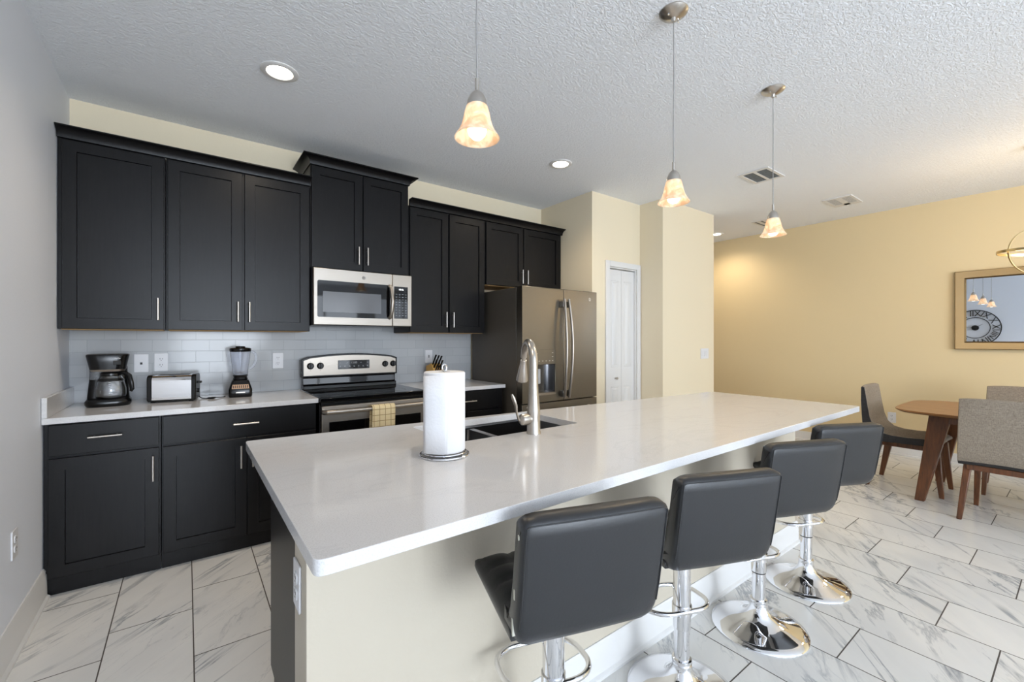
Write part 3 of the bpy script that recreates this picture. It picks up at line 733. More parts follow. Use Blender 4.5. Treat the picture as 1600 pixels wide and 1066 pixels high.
plate('power_outlet', 'white double outlet low on the grey left wall above the baseboard', 'power outlet', (0, -1.068, .445), '+x')
plate('power_outlet', 'white double outlet on the end of the island under the counter edge', 'power outlet', (KX0, -2.500, .655), '-x')
plate('light_switch', 'white triple rocker switch plate on the cream wall right of the pantry door', 'light switch', (5.326, YP2, 1.127), '-y', w=.165, kind='rocker')
plate('power_outlet', 'white double outlet on the cream right wall behind the dining chair', 'power outlet', (XR, -2.37, .41), '-x')

# ---------------------------------------------------------------- small appliances
CZ = .897
t = thing('coffee_maker', 'black drip coffee maker with a glass carafe in the counter corner', 'coffee maker', (.198, -.22, CZ), rad(4), absolute=False)
def L_(bm, name, m, par=None, **k): return obj(name, bm, m, par or t, **k)
bm = NB()
def ringrr(z, x0, x1, y0, y1, r): return [bm.verts.new((p[0], p[1], z)) for p in rrect(x0, x1, y0, y1, r, 6)]
def loft(rows, cap=True):
    R = [ringrr(*q) for q in rows]
    for A, B in zip(R, R[1:]):
        for k in range(len(A)): bm.faces.new((A[k], A[(k+1) % len(A)], B[(k+1) % len(A)], B[k]))
    if cap: bm.faces.new(R[0][::-1]); bm.faces.new(R[-1])
loft([(0, -.093, .098, -.10, .10, .06), (.012, -.100, .104, -.105, .10, .06), (.030, -.100, .104, -.105, .10, .06), (.042, -.092, .096, -.098, .10, .055)]); L_(bm, 'base', M_bplastic)
bm = NB(); loft([(.035, -.096, .094, .02, .10, .03), (.16, -.086, .086, .03, .10, .03), (.225, -.084, .084, .03, .10, .03)]); L_(bm, 'rear_column', M_bplastic)
bm = NB(); loft([(.215, -.080, .080, -.095, .10, .05), (.250, -.086, .086, -.10, .10, .05), (.295, -.095, .095, -.105, .10, .05), (.302, -.092, .092, -.102, .10, .05), (.305, -.08, .08, -.09, .09, .045)]); hd = L_(bm, 'brew_head', M_bplastic)
bm = NB(); loft([(.203, -.074, .074, -.085, .08, .045), (.216, -.078, .078, -.09, .08, .045)]); L_(bm, 'silver_band', M_steel)
bm = NB(); box(bm, .024, .058, -.106, -.100, .242, .266); L_(bm, 'display', M_dark, hd, bevel=.002)
bm = NB(); tube(bm, [(.028+.0045*i, -.1065, .279+.002*math.sin(i*2)) for i in range(7)], .0012, 6); L_(bm, 'display_marks', M_led if 0 else M_plate, hd)
bm = NB(); box(bm, -.078, -.040, -.03, .05, .155, .203); L_(bm, 'water_window', M_jar)
bm = NB(); cx, cy = .012, -.032
lathe(bm, [(.050, .044), (.064, .048), (.069, .065), (.068, .10), (.057, .150), (.047, .175), (.045, .180), (.044, .178), (.055, .149), (.066, .10), (.067, .066), (.062, .051), (0, .047)], (cx, cy, 0), 40)
cf = L_(bm, 'carafe', M_clear)
bm = NB(); lathe(bm, [(.047, .174), (.050, .178), (.049, .190), (.040, .197), (0, .199)], (cx, cy, 0), 32, cap0=True); L_(bm, 'carafe_lid', M_bplastic, cf)
bm = NB(); lathe(bm, [(.0605, .147), (.0615, .147), (.0555, .160), (.0545, .160)], (cx, cy, 0), 36, cap0=False, cap1=False); L_(bm, 'carafe_collar', M_bplastic, cf)
bm = NB(); tube(bm, [(cx+.040, cy-.024, .192), (cx+.064, cy-.038, .192), (cx+.082, cy-.045, .175), (cx+.090, cy-.05, .13), (cx+.094, cy-.052, .095), (cx+.088, cy-.050, .082)], [.007, .009, .010, .010, .009, .006], 12, flat=1.3); L_(bm, 'carafe_handle', M_bplastic, cf)
bm = NB()
for k in range(6): 
    a = rad(268); box(bm, cx-.008, cx+.0, cy-.0695+.002*max(0, k-3), cy-.0685+.002*max(0, k-3), .078+k*.012, .0795+k*.012)
L_(bm, 'carafe_scale', M_plate, cf)

t = thing('toaster', 'two-slice toaster with mirror-bright sides and black ends on the counter', 'toaster', (.508, -.235, CZ), rad(-9), absolute=False)
bm = NB()
for x in (-.095, .095):
    for y in (-.055, .055): box(bm, x-.012, x+.012, y-.012, y+.012, 0, .01)
box(bm, -.117, .117, -.076, .076, .008, .022); L_(bm, 'base', M_bplastic, bevel=.003)
def hump(x0, x1, hw, z0, z1, r):
    pts = [(-hw, z0), (hw, z0)]+[(hw-r+r*math.cos(rad(a)), z1-r+r*math.sin(rad(a))) for a in range(0, 91, 15)]+[(-hw+r+r*math.cos(rad(a)), z1-r+r*math.sin(rad(a))) for a in range(90, 181, 15)]
    prism(bm, pts, 'x', x0, x1)
bm = NB(); hump(-.098, .098, .078, .018, .166, .03); tb = L_(bm, 'chrome_body', M_chrome)
for x0, x1 in ((-.122, -.097), (.097, .122)):
    bm = NB(); hump(x0, x1, .080, .012, .170, .03); L_(bm, 'end_cap', M_bplastic, bevel=.005)
bm = NB()
for y in (-.022, .022): box(bm, -.078, .078, y-.011, y+.011, .1655, .1672)
L_(bm, 'bread_slots', M_slot, tb)
bm = NB(); box(bm, -.132, -.12, -.012, .012, .118, .130); L_(bm, 'small_knob', M_bplastic, bevel=.002)
bm = NB(); box(bm, .121, .142, -.018, .018, .108, .122); L_(bm, 'lever', M_bplastic, bevel=.003)
bm = NB(); lathe(bm, [(.013, 0), (.013, .008), (0, .009)], (0, 0, 0), 20); bmesh.ops.transform(bm, matrix=Matrix.Translation((.122, .0, .06)) @ Matrix.Rotation(PI/2, 4, 'Y'), verts=bm.verts); L_(bm, 'browning_dial', M_plate if 0 else M_bplastic)
bm = NB(); pts = []
base = [(.118, .05, .02), (.135, .035, .006), (.165, .01, .004), (.195, -.015, .004), (.215, 0, .006), (.205, .02, .004), (.18, .015, .004), (.175, -.005, .008), (.20, -.012, .012), (.23, .012, .006), (.25, .045, .004), (.262, .075, .004)]
base = [Vector(p) for p in base]
def smooth(P, n=6):
    out = []
    for i in range(len(P)-1):
        a, b, c, d = P[max(i-1, 0)], P[i], P[i+1], P[min(i+2, len(P)-1)]
        for k in range(n):
            u = k/n; out.append(.5*((2*b)+(-a+c)*u+(2*a-5*b+4*c-d)*u*u+(-a+3*b-3*c+d)*u**3))
    return out+[P[-1]]
tube(bm, smooth(base), .003, 8); L_(bm, 'power_cord', M_bplastic)

t = thing('blender_mixer', 'countertop blender with a clear jar and a black keypad base', 'blender', (.865, -.215, CZ), rad(-4), absolute=False)
bm = NB(); loft([(0, -.064, .064, -.072, .07, .02), (.01, -.068, .068, -.076, .072, .02), (.05, -.068, .068, -.076, .072, .02), (.10, -.053, .053, -.056, .056, .02), (.112, -.048, .048, -.05, .05, .02)]); bs = L_(bm, 'motor_base', M_bplastic)
bm = NB(); q = [(-.050, -.0735, .058), (.050, -.0735, .058), (.046, -.062, .085), (-.046, -.062, .085)]
V = [bm.verts.new((a, b-.0022, c)) for a, b, c in q]+[bm.verts.new((a, b+.004, c)) for a, b, c in q]
for f in ((0, 1, 2, 3), (7, 6, 5, 4), (0, 4, 5, 1), (1, 5, 6, 2), (2, 6, 7, 3), (3, 7, 4, 0)): bm.faces.new([V[i] for i in f])
kpb = L_(bm, 'button_panel', mat('copper_panel', lin(206, 170, 140), .3, .7), bs)
bm = NB()
for i in range(8):
    x = -.040+i*.0114; box(bm, x-.0025, x+.0025, -.0725, -.068, .062, .080, Matrix.Rotation(rad(-23), 3, 'X'))
L_(bm, 'buttons', M_slot, kpb)
bm = NB(); box(bm, -.026, .026, -.0785, -.0755, .030, .036); L_(bm, 'name_strip', M_steel, bs)
bm = NB(); lathe(bm, [(.040, .112), (.044, .118), (.040, .132), (.043, .140), (.046, .146)], (0, 0, 0), 32); L_(bm, 'collar', M_bplastic)
bm = NB(); lathe(bm, [(.040, .146), (.044, .15), (.048, .19), (.057, .26), (.061, .312), (.058, .312), (.054, .26), (.045, .19), (.041, .153), (0, .151)], (0, 0, 0), 40, cap0=True); jr = L_(bm, 'jar', M_jar)
bm = NB(); tube(bm, smooth([Vector(p) for p in ((.056, 0, .304), (.078, 0, .300), (.092, 0, .275), (.090, 0, .24), (.074, 0, .205), (.050, 0, .185))]), .006, 12, flat=1.5); L_(bm, 'jar_handle', M_jar, jr)
bm = NB(); lathe(bm, [(.062, .306), (.064, .312), (.064, .326), (.058, .331), (.030, .334), (.028, .343), (0, .345)], (0, 0, 0), 40); L_(bm, 'lid', M_bplastic)
bm = NB()
for a in range(4):
    b_ = a*PI/2; tube(bm, [(0, 0, .158), (.014*math.cos(b_), .014*math.sin(b_), .16), (.024*math.cos(b_), .024*math.sin(b_), .173)], [.004, .0035, .001], 6)
L_(bm, 'blades', M_steel, jr)

t = thing('knife_block', 'light wood knife block with black handled knives, behind the paper towels', 'knife block', (2.375, -.15, CZ), rad(8), absolute=False)
bm = NB(); prism(bm, [(.07, 0), (-.06, 0), (-.075, .075), (-.005, .175), (.075, .150)], 'x', -.05, .05); kb = L_(bm, 'wood_block', M_lightwood, bevel=.003)
dirv = Vector((0, -.52, .85)).normalized(); k_i = 0
for r_, (yy, zz) in enumerate([(-.056, .108), (-.034, .138), (-.014, .166)]):
    for q in range(3 if r_ else 4):
        x = -.034+q*(.023 if r_ == 0 else .033); Lh = (.075, .10, .115)[r_]*(1-.06*q)
        p = Vector((x, yy+.012, zz-.012)); bm = NB(); tube(bm, [p, p+dirv*.02, p+dirv*Lh*.6, p+dirv*Lh], [.007, .0085, .0078, .0095], 10, flat=.6)
        k = obj('kitchen_knife', bm, M_bplastic); k.matrix_world = Matrix.Translation((2.375, -.15, CZ)) @ Matrix.Rotation(rad(8), 4, 'Z')
        tag(k, 'black-handled kitchen knife standing in the light wood knife block', 'knife', 'knives in the knife block')

# ---------------------------------------------------------------- bar stools
def make_stool():
    t = thing('bar_stool', '', 'bar stool', (0, 0, 0), absolute=False)
    bm = NB(); lathe(bm, [(.190, 0), (.193, .004), (.190, .010), (.165, .018), (.12, .030), (.08, .045), (.052, .065), (.037, .090), (.034, .108), (.034, .112)], (0, 0, 0), 64); obj('base', bm, M_chrome, t, sharp=50)
    bm = NB(); lathe(bm, [(.034, .112), (.035, .120), (.034, .128), (.027, .129), (.027, .25)], (0, 0, 0), 40); obj('lower_column', bm, M_chrome, t)
    bm = NB(); lathe(bm, [(.0285, .247), (.0285, .252)], (0, 0, 0), 40); obj('black_ring', bm, M_bplastic, t)
    bm = NB(); lathe(bm, [(.0300, .252), (.0305, .255), (.0305, .55), (.030, .556)], (0, 0, 0), 40); obj('upper_column', bm, M_chrome, t)
    bm = NB(); pts = []
    for p in rrect(-.130, .130, -.028, .185, .085, 8): pts.append((p[0], p[1], .318-.02*(p[1]/.185)))
    tube(bm, pts, .0085, 12, closed=True)
    pts2 = [(p[0]*.96, p[1]*.98, p[2]+.022) for p in pts]
    fr = obj('footrest', bm, M_chrome, t)
    bm = NB(); tube(bm, [(0, 0, .302), (0, 0, .336)], .0345, 24); obj('footrest_clamp', bm, M_chrome, fr)
    bm = NB(); tube(bm, [(.02, .0, .545), (.10, .02, .54), (.155, .035, .528), (.175, .04, .51)], .004, 8); obj('height_lever', bm, M_chrome, t)
    bm = NB(); box(bm, -.08, .08, -.08, .08, .552, .566); obj('mounting_plate', bm, M_iron, t, .004)
    # seat cushion with stitched squares
    bm = NB(); NX, NY = 24, 20; X, Y0, Y1 = .178, -.165, .152; grid = []
    for j in range(NY+1):
        row = []
        for i in range(NX+1):
            x = -X+2*X*i/NX; y = Y0+(Y1-Y0)*j/NY
            u = i/NX*4; v = j/NY*4; h = (abs(math.sin(PI*u))*abs(math.sin(PI*v)))**.35
            ed = min(1, 6*min(i/NX, 1-i/NX))*min(1, 6*(1-j/NY)) ; ed = ed**.5
            row.append(bm.verts.new((x, y, .607+.016*ed+.008*h)))
        grid.append(row)
    for j in range(NY):
        for i in range(NX): bm.faces.new((grid[j][i], grid[j][i+1], grid[j+1][i+1], grid[j+1][i]))
    edge = [grid[0][i] for i in range(NX+1)]+[grid[j][NX] for j in range(1, NY+1)]+[grid[NY][i] for i in range(NX-1, -1, -1)]+[grid[j][0] for j in range(NY-1, 0, -1)]
    prev = edge
    for ins, z in ((-.007, .600), (-.008, .585), (-.004, .572), (.006, .566)):
        cur = []
        for v in edge:
            x, y = v.co.x, v.co.y; sx = (x/X); cur.append(bm.verts.new((x-ins*sx, y-ins*((y+.005)/.16), z)))
        for i in range(len(prev)): bm.faces.new((prev[i], prev[(i+1) % len(prev)], cur[(i+1) % len(prev)], cur[i]))
        prev = cur
    bm.faces.new(prev); obj('seat', bm, M_leather, t, sharp=70)
    # backrest: extruded L-shaped profile with rounded edges and a slight crown to the rear face
    rear = [(-.120, .568), (-.165, .566), (-.192, .574), (-.208, .592), (-.216, .612), (-.228, .68), (-.242, .76), (-.255, .84), (-.259, .868)]
    front = [(-.252, .880), (-.222, .884), (-.204, .872), (-.193, .80), (-.178, .72), (-.162, .655), (-.140, .622), (-.120, .612)]
    prof = rear+front; bm = NB(); n = 14; R = []
    cy_, cz_ = -.20, .72
    xs_ = [-1, -.985, -.955, -.9]+[-.8+1.6*k/8 for k in range(9)]+[.9, .955, .985, 1]
    for u in xs_:
        au = abs(u); shr = 0 if au < .9 else (.0016 if au < .96 else (.006 if au < .99 else .016))
        row = []
        for i, (y, z) in enumerate(prof):
            # shrink the loop by moving along its inward normal
            a = Vector(prof[i-1]); b = Vector(prof[(i+1) % len(prof)]); d_ = (b-a).normalized(); nrm = Vector((d_.y, -d_.x))
            nn = Vector((y, z))+nrm*shr*(-1 if 0 else 1)
            # corner rounding seen from behind
            low = max(0, au-.86)/.14; zz = nn.y
            if z < .62: zz += .030*low**2
            if z > .86: zz -= .012*low**2
            crown_ = -.004*(1-u*u) if i < len(rear) and 1 < i else 0
            row.append(bm.verts.new((.186*u, nn.x+crown_, zz)))
        R.append(row)
    SAVE = [[tuple(v.co) for v in row] for row in R]
    for A, B in zip(R, R[1:]):
        for i in range(len(prof)): bm.faces.new((A[i], A[(i+1) % len(prof)], B[(i+1) % len(prof)], B[i]))
    bm.faces.new(R[0]); bm.faces.new(R[-1][::-1]); bk = obj('backrest', bm, M_leather, t, sharp=75)
    bm = NB()
    for row in (SAVE[2], SAVE[-3]): tube(bm, [Vector(p)+Vector((0, -.0004, 0)) for p in row[4:9]], .0016, 6)
    tube(bm, [Vector(row[8])+Vector((0, -.0004, .001)) for row in SAVE[2:-2]], .0016, 6); obj('piping', bm, M_leather, bk)
    return t
st0 = make_stool()
stools = [(1.388, -2.822, -18.0, .022, 'black leatherette bar stool nearest the camera, with worn white scuffs on its back edge'),
          (2.012, -2.827, -22.5, -.012, 'second nearest black leatherette bar stool, in front of the middle of the island'),
          (2.617, -2.828, -22.5, 0, 'third nearest black leatherette bar stool, its whole round chrome base in view'),
          (3.192, -2.815, -25.0, 0, 'farthest black leatherette bar stool, beside the dining chairs at the island end')]
stool_objs = []
for i, (x, y, r_, dz, lab) in enumerate(stools):
    o = st0 if i == 0 else copy_tree(st0)
    stool_objs.append((o, dz)); o.location = (x, y, 0); o.rotation_euler = (0, 0, rad(r_)); tag(o, lab, 'bar stool', 'bar stools along the island')
for o, dz in stool_objs:          # gas lifts set to slightly different heights
    for ch in o.children:
        if ch.name.split('.')[0] in ('seat', 'backrest', 'mounting_plate', 'upper_column', 'height_lever', 'footrest'): ch.location.z += dz
        if ch.name.split('.')[0] == 'lower_column': ch.scale.z = 1
bm = NB()
for (y, z, h_) in ((-.234, .838, .006), (-.205, .70, .012), (-.192, .62, .02)): prism(bm, rrect(y-.0035, y+.0035, z-h_, z+h_, .0034, 3), 'x', -.1875, -.180)
sc = obj('worn_patches', bm, mat('worn_backing', lin(206, 204, 190), .8)); sc.parent = [c for c in stool_objs[0][0].children if c.name.startswith('backrest')][0]
sc['label'] = 'pale worn scuffs in the leatherette'

# ---------------------------------------------------------------- pendants, downlights, vents
def pendant():
    t = thing('pendant_lamp', '', 'pendant lamp', (0, 0, HC), absolute=False)
    bm = NB(); lathe(bm, [(.062, 0), (.062, -.004), (.055, -.012), (.030, -.024), (.012, -.030), (.008, -.045), (0, -.046)], (0, 0, 0), 40); cn = obj('canopy', bm, M_nickel, t)
    bm = NB()
    for s_ in (-1, 1): lathe(bm, [(.004, 0), (.004, .006), (0, .008)], (s_*.038, 0, -.030), 10)
    obj_split('screw', bm, M_chrome, cn)
    bm = NB(); tube(bm, [(0, 0, -.04), (.003, .001, -.3), (-.002, 0, -.5), (0, 0, -.685)], .0024, 8); obj('cord', bm, mat('clear_grey_cord', lin(150, 148, 145), .4), t)
    zc = -.673
    bm = NB(); lathe(bm, [(.0065, zc), (.0065, zc-.036), (.012, zc-.040), (.022, zc-.052), (.029, zc-.068), (.031, zc-.082), (.031, zc-.088)], (0, 0, 0), 32); obj('socket_cap', bm, M_nickel, t)
    bm = NB(); z0 = zc-.080
    pr = [(.028, 0), (.033, -.007), (.038, -.025), (.042, -.046), (.048, -.066), (.056, -.082), (.066, -.096), (.069, -.101)]
    lathe(bm, [(r, z0+z) for r, z in pr]+[(r-.0028, z0+z+.0005) for r, z in pr[::-1]], (0, 0, 0), 48, cap0=False, cap1=False); obj('glass_shade', bm, M_shade, t, sharp=60)
    bm = NB(); lathe(bm, [(0, z0-.106), (.014, z0-.103), (.025, z0-.092), (.030, z0-.077), (.027, z0-.060), (.016, z0-.045), (.013, z0-.02), (0, z0-.015)], (0, 0, 0), 32); obj('bulb', bm, M_bulb, t)
    return t, z0
p0, pz = pendant()
for i, (x, lab) in enumerate(((1.277, 'nearest frosted bell pendant lamp, its ceiling mount above the picture'), (2.313, 'middle frosted bell pendant lamp hanging over the island'), (3.324, 'farthest frosted bell pendant lamp, hanging in front of the dark ceiling grille'))):
    o = p0 if i == 0 else copy_tree(p0); o.location = (x, -2.6, HC); tag(o, lab, 'pendant lamp', 'pendant lamps over the island')
    l = bpy.data.lights.new('pendant_light', 'SPOT'); l.energy = 5; l.spot_size = rad(165); l.spot_blend = .6; l.color = (1, .78, .5); l.shadow_soft_size = .03
    lo = bpy.data.objects.new('pendant_light', l); C.objects.link(lo); lo.location = (x, -2.6, HC+pz-.138)
def can(x, y, lab, e=30):
    t = thing('recessed_light', lab, 'downlight', (x, y, HC), group='recessed ceiling lights')
    bm = NB(); lathe(bm, [(.094, HC), (.094, HC-.004), (.085, HC-.009), (.066, HC-.008), (.062, HC-.003), (.062, HC)], (x, y, 0), 48, cap0=False, cap1=False); obj('trim_ring', bm, M_white, t)
    bm = NB(); lathe(bm, [(0, HC-.004), (.062, HC-.004), (.062, HC-.0005), (0, HC-.0005)], (x, y, 0), 40); obj('lens', bm, M_can, t)
    l = bpy.data.lights.new('downlight', 'SPOT'); l.energy = e; l.color = (1, .84, .64); l.spot_size = rad(150); l.spot_blend = .8; l.shadow_soft_size = .06
    lo = bpy.data.objects.new('downlight', l); C.objects.link(lo); lo.location = (x, y, HC-.02)
can(.977, -1.059, 'round recessed ceiling light nearest the grey wall, above the counter corner')
can(3.062, -1.069, 'round recessed ceiling light in front of the refrigerator')
can(6.447, -.596, 'small recessed ceiling light at the end of the hallway wall')
t = thing('return_vent', 'dark two-panel return air grille in the ceiling behind the farthest pendant', 'ceiling vent', (4.66, -1.95, HC))
bm = NB()
for q in ((4.50, 4.53, -2.08, -1.83), (4.81, 4.84, -2.08, -1.83), (4.53, 4.81, -1.855, -1.83), (4.53, 4.81, -2.08, -2.055), (4.53, 4.81, -1.968, -1.945)): box(bm, q[0], q[1], q[2], q[3], HC-.008, HC)
obj('frame', bm, M_white, t, .001)
bm = NB(); box(bm, 4.53, 4.81, -2.055, -1.855, HC-.003, HC-.0005)
for k in range(12):
    y = -2.052+k*.0168; box(bm, 4.53, 4.81, y, y+.002, HC-.005, HC-.003)
obj('grille', bm, M_grille, t)
t = thing('supply_register', 'white louvred air register in the ceiling near the right wall', 'ceiling vent', (6.10, -2.14, HC))
bm = NB(); x0, x1, y0, y1 = 5.92, 6.29, -2.27, -2.02
for q in ((x0, x0+.025, y0, y1), (x1-.025, x1, y0, y1), (x0+.025, x1-.025, y1-.025, y1), (x0+.025, x1-.025, y0, y0+.025)): box(bm, q[0], q[1], q[2], q[3], HC-.010, HC)
obj('frame', bm, M_white, t, .002)
bm = NB()
for k in range(13):
    x = x0+.035+k*.025; box(bm, x-.007, x+.007, y0+.025, y1-.025, HC-.010, HC-.0085)
box(bm, x0+.025, x1-.025, (y0+y1)/2-.03, (y0+y1)/2+.02, HC-.011, HC-.009); box(bm, x1-.09, x1-.025, y0+.025, y1-.025, HC-.011, HC-.009)
obj('louvres', bm, M_white, t)
bm = NB(); box(bm, x0+.02, x1-.02, y0+.02, y1-.02, HC-.0015, HC-.0005); obj('duct_opening', bm, M_slot, t)
t = thing('linear_vent', 'thin dark slot vent in the hallway ceiling beside the farthest pendant', 'ceiling vent', (6.35, -1.30, HC))
bm = NB(); box(bm, 6.20, 6.50, -1.40, -1.18, HC-.008, HC-.0005); obj('frame', bm, M_white, t, .001)
bm = NB()
for k in range(3): box(bm, 6.22, 6.48, -1.205-k*.07, -1.225-k*.07, HC-.0095, HC-.0078)
obj('slots', bm, M_grille, t)

# ---------------------------------------------------------------- dining set
def leg4(bm, x0, y0, w0, d0, z0, x1, y1, w1, d1, z1):
    A = [bm.verts.new((x0+sx*w0/2, y0+sy*d0/2, z0)) for sx, sy in ((-1, -1), (1, -1), (1, 1), (-1, 1))]
    B = [bm.verts.new((x1+sx*w1/2, y1+sy*d1/2, z1)) for sx, sy in ((-1, -1), (1, -1), (1, 1), (-1, 1))]
    bm.faces.new(A[::-1]); bm.faces.new(B)
    for i in range(4): bm.faces.new((A[i], A[(i+1) % 4], B[(i+1) % 4], B[i]))
TX, TY = 5.655, -3.55
t = thing('dining_table', 'walnut dining table with rounded corners and thick splayed legs', 'dining table', (TX, TY, 0), absolute=False)
hx, hy = .52, .83; N = 72; pts = []
for k in range(N):
    a = 2*PI*k/N; c_, s_ = math.cos(a), math.sin(a); e_ = 2/5.5
    pts.append((hx*math.copysign(abs(c_)**e_, c_), hy*math.copysign(abs(s_)**e_, s_)))
bm = NB(); A = [bm.verts.new((p[0], p[1], .720)) for p in pts]; A2 = [bm.verts.new((p[0], p[1], .712)) for p in pts]; B = [bm.verts.new((p[0]*.96, p[1]*.975, .697)) for p in pts]
bm.faces.new(A); bm.faces.new(B[::-1])
for U, V in ((A, A2), (A2, B)):
    for i in range(N): bm.faces.new((U[i], U[(i+1) % N], V[(i+1) % N], V[i]))
obj('table_top', bm, M_tabletop, t)
for sx in (-1, 1):
    for sy in (-1, 1):
        bm = NB(); leg4(bm, sx*.385, sy*.655, .05, .06, 0, sx*.295, sy*.545, .075, .13, .696); obj('leg', bm, M_walnut, t, .006, 3)
bm = NB()
for q in ((-.30, .30, .585, .61), (-.30, .30, -.61, -.585), (-.335, -.31, -.60, .60), (.31, .335, -.60, .60)): box(bm, q[0], q[1], q[2], q[3], .625, .6965)
obj('apron', bm, M_walnut, t, .002)
def make_chair():
    t = thing('dining_chair', '', 'dining chair', (0, 0, 0), absolute=False)
    # local: sitter faces +Y; one continuous upholstered shell
    top = [(-.262, .872), (-.252, .80), (-.238, .70), (-.222, .60), (-.196, .525), (-.150, .482), (-.08, .466), (.02, .463), (.12, .470), (.19, .468), (.235, .445)]
    und = [(.235, .425), (.19, .412), (.10, .408), (.0, .404), (-.10, .400), (-.18, .395), (-.232, .392), (-.262, .42), (-.275, .50), (-.284, .62), (-.290, .74), (-.290, .86), (-.280, .878)]
    def shell(prof, w, bulge, n=10):
        bm = NB(); R = []
        for k in range(n+1):
            u = -1+2*k/n; row = []
            for (y, z) in prof:
                hh = max(0, (z-.5)/.37); ww = w*(1-.05*hh); zz = z; yy = y
                zz += bulge*.010*(1-u*u)*(1 if z < .5 else 0)
                yy -= bulge*.012*(1-u*u)*min(1, hh)
                if z > .86: zz -= .010*abs(u)**4
                row.append(bm.verts.new((u*ww, yy, zz)))
            R.append(row)
        return bm, R
    prof = top+und; bm, R = shell(prof, .23, 1)
    m_ = len(prof)
    for A, B in zip(R, R[1:]):
        for i in range(m_): bm.faces.new((A[i], A[(i+1) % m_], B[(i+1) % m_], B[i]))
    c0 = bm.faces.new(R[0]); c1 = bm.faces.new(R[-1][::-1])
    o = obj('upholstered_shell', bm, M_linen, t, .008, 3, sharp=60)
    o.data.materials.append(M_linend)
    for p in o.data.polygons:
        n_ = p.normal; c_ = p.center
        if (abs(n_.x) > .8) or (n_.z < -.6 and c_.z < .5): p.material_index = 1
    bm = NB(); box(bm, -.17, .17, .165, .19, .362, .402); box(bm, -.19, .19, -.215, -.19, .358, .398)
    for s_ in (-1, 1): box(bm, s_*.16-.012, s_*.16+.012, -.20, .18, .360, .400)
    obj('seat_rail', bm, M_walnut, t, .003)
    for s_ in (-1, 1):
        bm = NB(); leg4(bm, s_*.190, .230, .026, .030, 0, s_*.172, .188, .040, .055, .404); obj('leg', bm, M_walnut, t, .004)
        bm = NB(); leg4(bm, s_*.222, -.245, .028, .032, 0, s_*.185, -.170, .042, .060, .397); obj('leg', bm, M_walnut, t, .004)
    return t
c0 = make_chair()
for i, (x, y, r_, lab) in enumerate(((5.640, -2.765, 180, 'taupe fabric dining chair at the head of the table, seen from its side'),
                                     (5.250, -3.372, -90, 'taupe fabric dining chair nearest the camera, its woven back turned to us'),
                                     (6.085, -3.372, 90, 'taupe fabric dining chair across the table by the right wall, only its upper back showing'))):
    o = c0 if i == 0 else copy_tree(c0); o.location = (x, y, 0); o.rotation_euler = (0, 0, rad(r_)); tag(o, lab, 'dining chair', 'dining chairs around the table')
# ring chandelier
CX, CYY, CZZ = 5.67, -3.47, 1.95
t = thing('orb_chandelier', 'gold orb chandelier of crossed rings over the dining table, cut by the picture edge', 'chandelier', (CX, CYY, CZZ), absolute=False)
def ringband(R_, M, w=.010, th=.002):
    bm = NB(); n = 72; rs = []
    for k in range(n):
        a = 2*PI*k/n; rs.append([bm.verts.new(((R_+dr)*math.cos(a), (R_+dr)*math.sin(a), dz)) for dr, dz in ((-th, -w), (th, -w), (th, w), (-th, w))])
    for k in range(n):
        A, B = rs[k], rs[(k+1) % n]
        for i in range(4): bm.faces.new((A[i], A[(i+1) % 4], B[(i+1) % 4], B[i]))
    bmesh.ops.transform(bm, matrix=M, verts=bm.verts); return bm
obj('ring', ringband(.200, Matrix.Rotation(rad(3), 4, 'X')), M_gold, t)
obj('ring', ringband(.172, Matrix.Rotation(-.85, 4, 'Z') @ Matrix.Rotation(PI/2, 4, 'X'), .006), M_gold, t)
bm = NB(); tube(bm, [(0, 0, .17), (0, 0, HC-CZZ-.02)], .005, 10); tube(bm, [(0, 0, -.17), (0, 0, .17)], .006, 10); obj('stem', bm, M_gold, t)
bm = NB(); lathe(bm, [(.06, HC-CZZ), (.06, HC-CZZ-.02), (0, HC-CZZ-.024)], (0, 0, 0), 32); obj('canopy', bm, M_gold, t)
for k in range(4):
    a = k*PI/2+.4; bm = NB(); tube(bm, [(0, 0, -.06), (.03*math.cos(a), .03*math.sin(a), -.07), (.045*math.cos(a), .045*math.sin(a), -.04)], .004, 8); ar_ = obj('arm', bm, M_gold, t)
    bm = NB(); lathe(bm, [(.010, -.04), (.010, .02), (.013, .03), (.011, .05), (0, .075)], (.045*math.cos(a), .045*math.sin(a), 0), 14); obj('bulb', bm, M_bulb, ar_)
l = bpy.data.lights.new('chandelier_light', 'POINT'); l.energy = 14; l.color = (1, .76, .46); l.shadow_soft_size = .12
lo = bpy.data.objects.new('chandelier_light', l); C.objects.link(lo); lo.location = (CX, CYY, CZZ-.02)
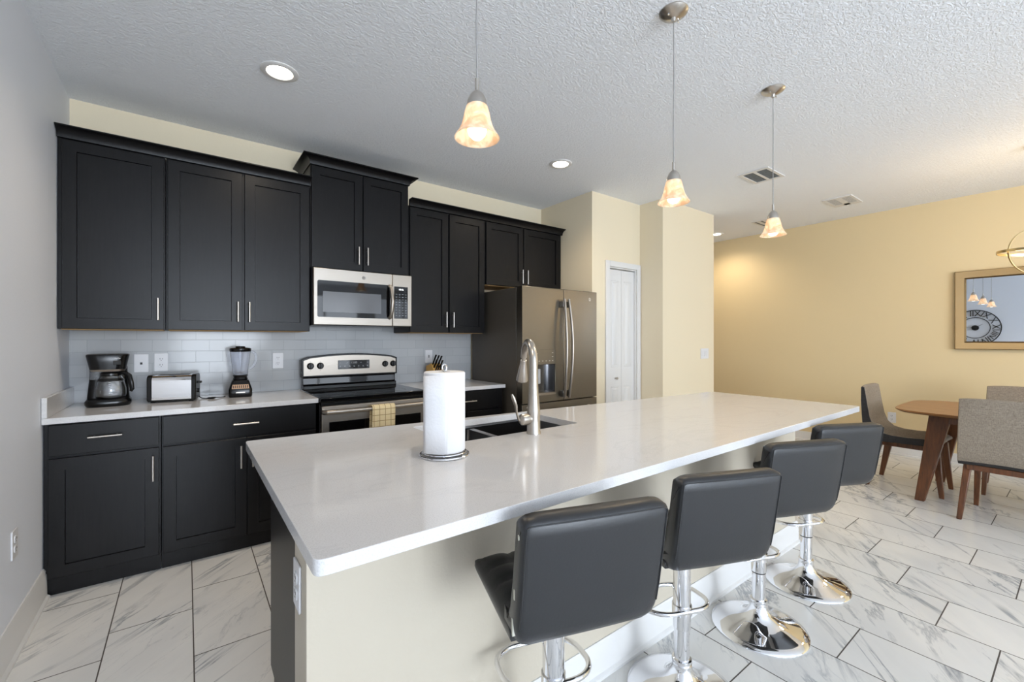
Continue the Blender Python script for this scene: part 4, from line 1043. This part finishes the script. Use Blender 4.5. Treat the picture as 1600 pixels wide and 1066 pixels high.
# mirror
t = thing('wall_mirror', 'rectangular wall mirror in a wide champagne gold frame on the right wall', 'mirror', (XR, -3.45, 1.19))
my0, my1, mz0, mz1 = -4.02, -2.875, 1.187, 1.980
def mframe(bm, rows):
    R = [[bm.verts.new(p) for p in ((x, my0+i, mz0+i), (x, my1-i, mz0+i), (x, my1-i, mz1-i), (x, my0+i, mz1-i))] for i, x in rows]
    for A, B in zip(R, R[1:]):
        for i in range(4): bm.faces.new((A[i], A[(i+1) % 4], B[(i+1) % 4], B[i]))
bm = NB(); mframe(bm, [(0, XR-.001), (0, XR-.045), (.006, XR-.050), (.068, XR-.026)]); obj('frame', bm, M_mirrorframe, t)
bm = NB(); mframe(bm, [(.068, XR-.026), (.070, XR-.030), (.082, XR-.012)]); obj('inner_lip', bm, M_bronze, t)
bm = NB(); box(bm, XR-.014, XR-.001, my0+.08, my1-.08, mz0+.08, mz1-.08); obj('mirror_glass', bm, M_mirror, t, .0005)
# iron clock on the left wall, seen in the mirror
cyc, czc, RO, RI = -2.251, 1.536, .368, .215
t = thing('wall_clock', 'black iron roman numeral clock, seen reflected in the wall mirror', 'clock', (0, cyc, czc))
def ringx(R_, r, n=56): return [(.022, cyc+R_*math.cos(2*PI*k/n), czc+R_*math.sin(2*PI*k/n)) for k in range(n)]
bm = NB(); tube(bm, ringx(RO, 0), .009, 8, closed=True); obj('outer_ring', bm, M_iron, t)
bm = NB(); tube(bm, ringx(RI, 0), .007, 8, closed=True); obj('inner_ring', bm, M_iron, t)
for k, s_ in enumerate(('XII', 'I', 'II', 'III', 'IIII', 'V', 'VI', 'VII', 'VIII', 'IX', 'X', 'XI')):
    # text is built facing -Y at the top of the dial, swung clockwise, then turned to face +X
    Mx = Matrix.Translation((.018, cyc, czc)) @ Matrix.Rotation(PI/2, 4, 'Z') @ Matrix.Rotation(PI/2, 4, 'X') @ Matrix.Rotation(-k*PI/6, 4, 'Z') @ Matrix.Translation((0, (RO+RI)/2, 0)) @ Matrix.Scale(1.15, 4, (0, 1, 0))
    obj('numeral', text_bm(s_, .14 if len(s_) < 4 else .12, Mx, .004), M_iron, t)
bm = NB(); tube(bm, [(.001, cyc, czc), (.03, cyc, czc)], .055, 28); obj('hub', bm, M_iron, t)
for a, L2 in ((90, .205), (-55, .14)):
    bm = NB(); tube(bm, [(.034, cyc, czc), (.034, cyc+L2*math.sin(rad(a)), czc+L2*math.cos(rad(a)))], [.006, .002], 8); obj('clock_hand', bm, M_iron, t)
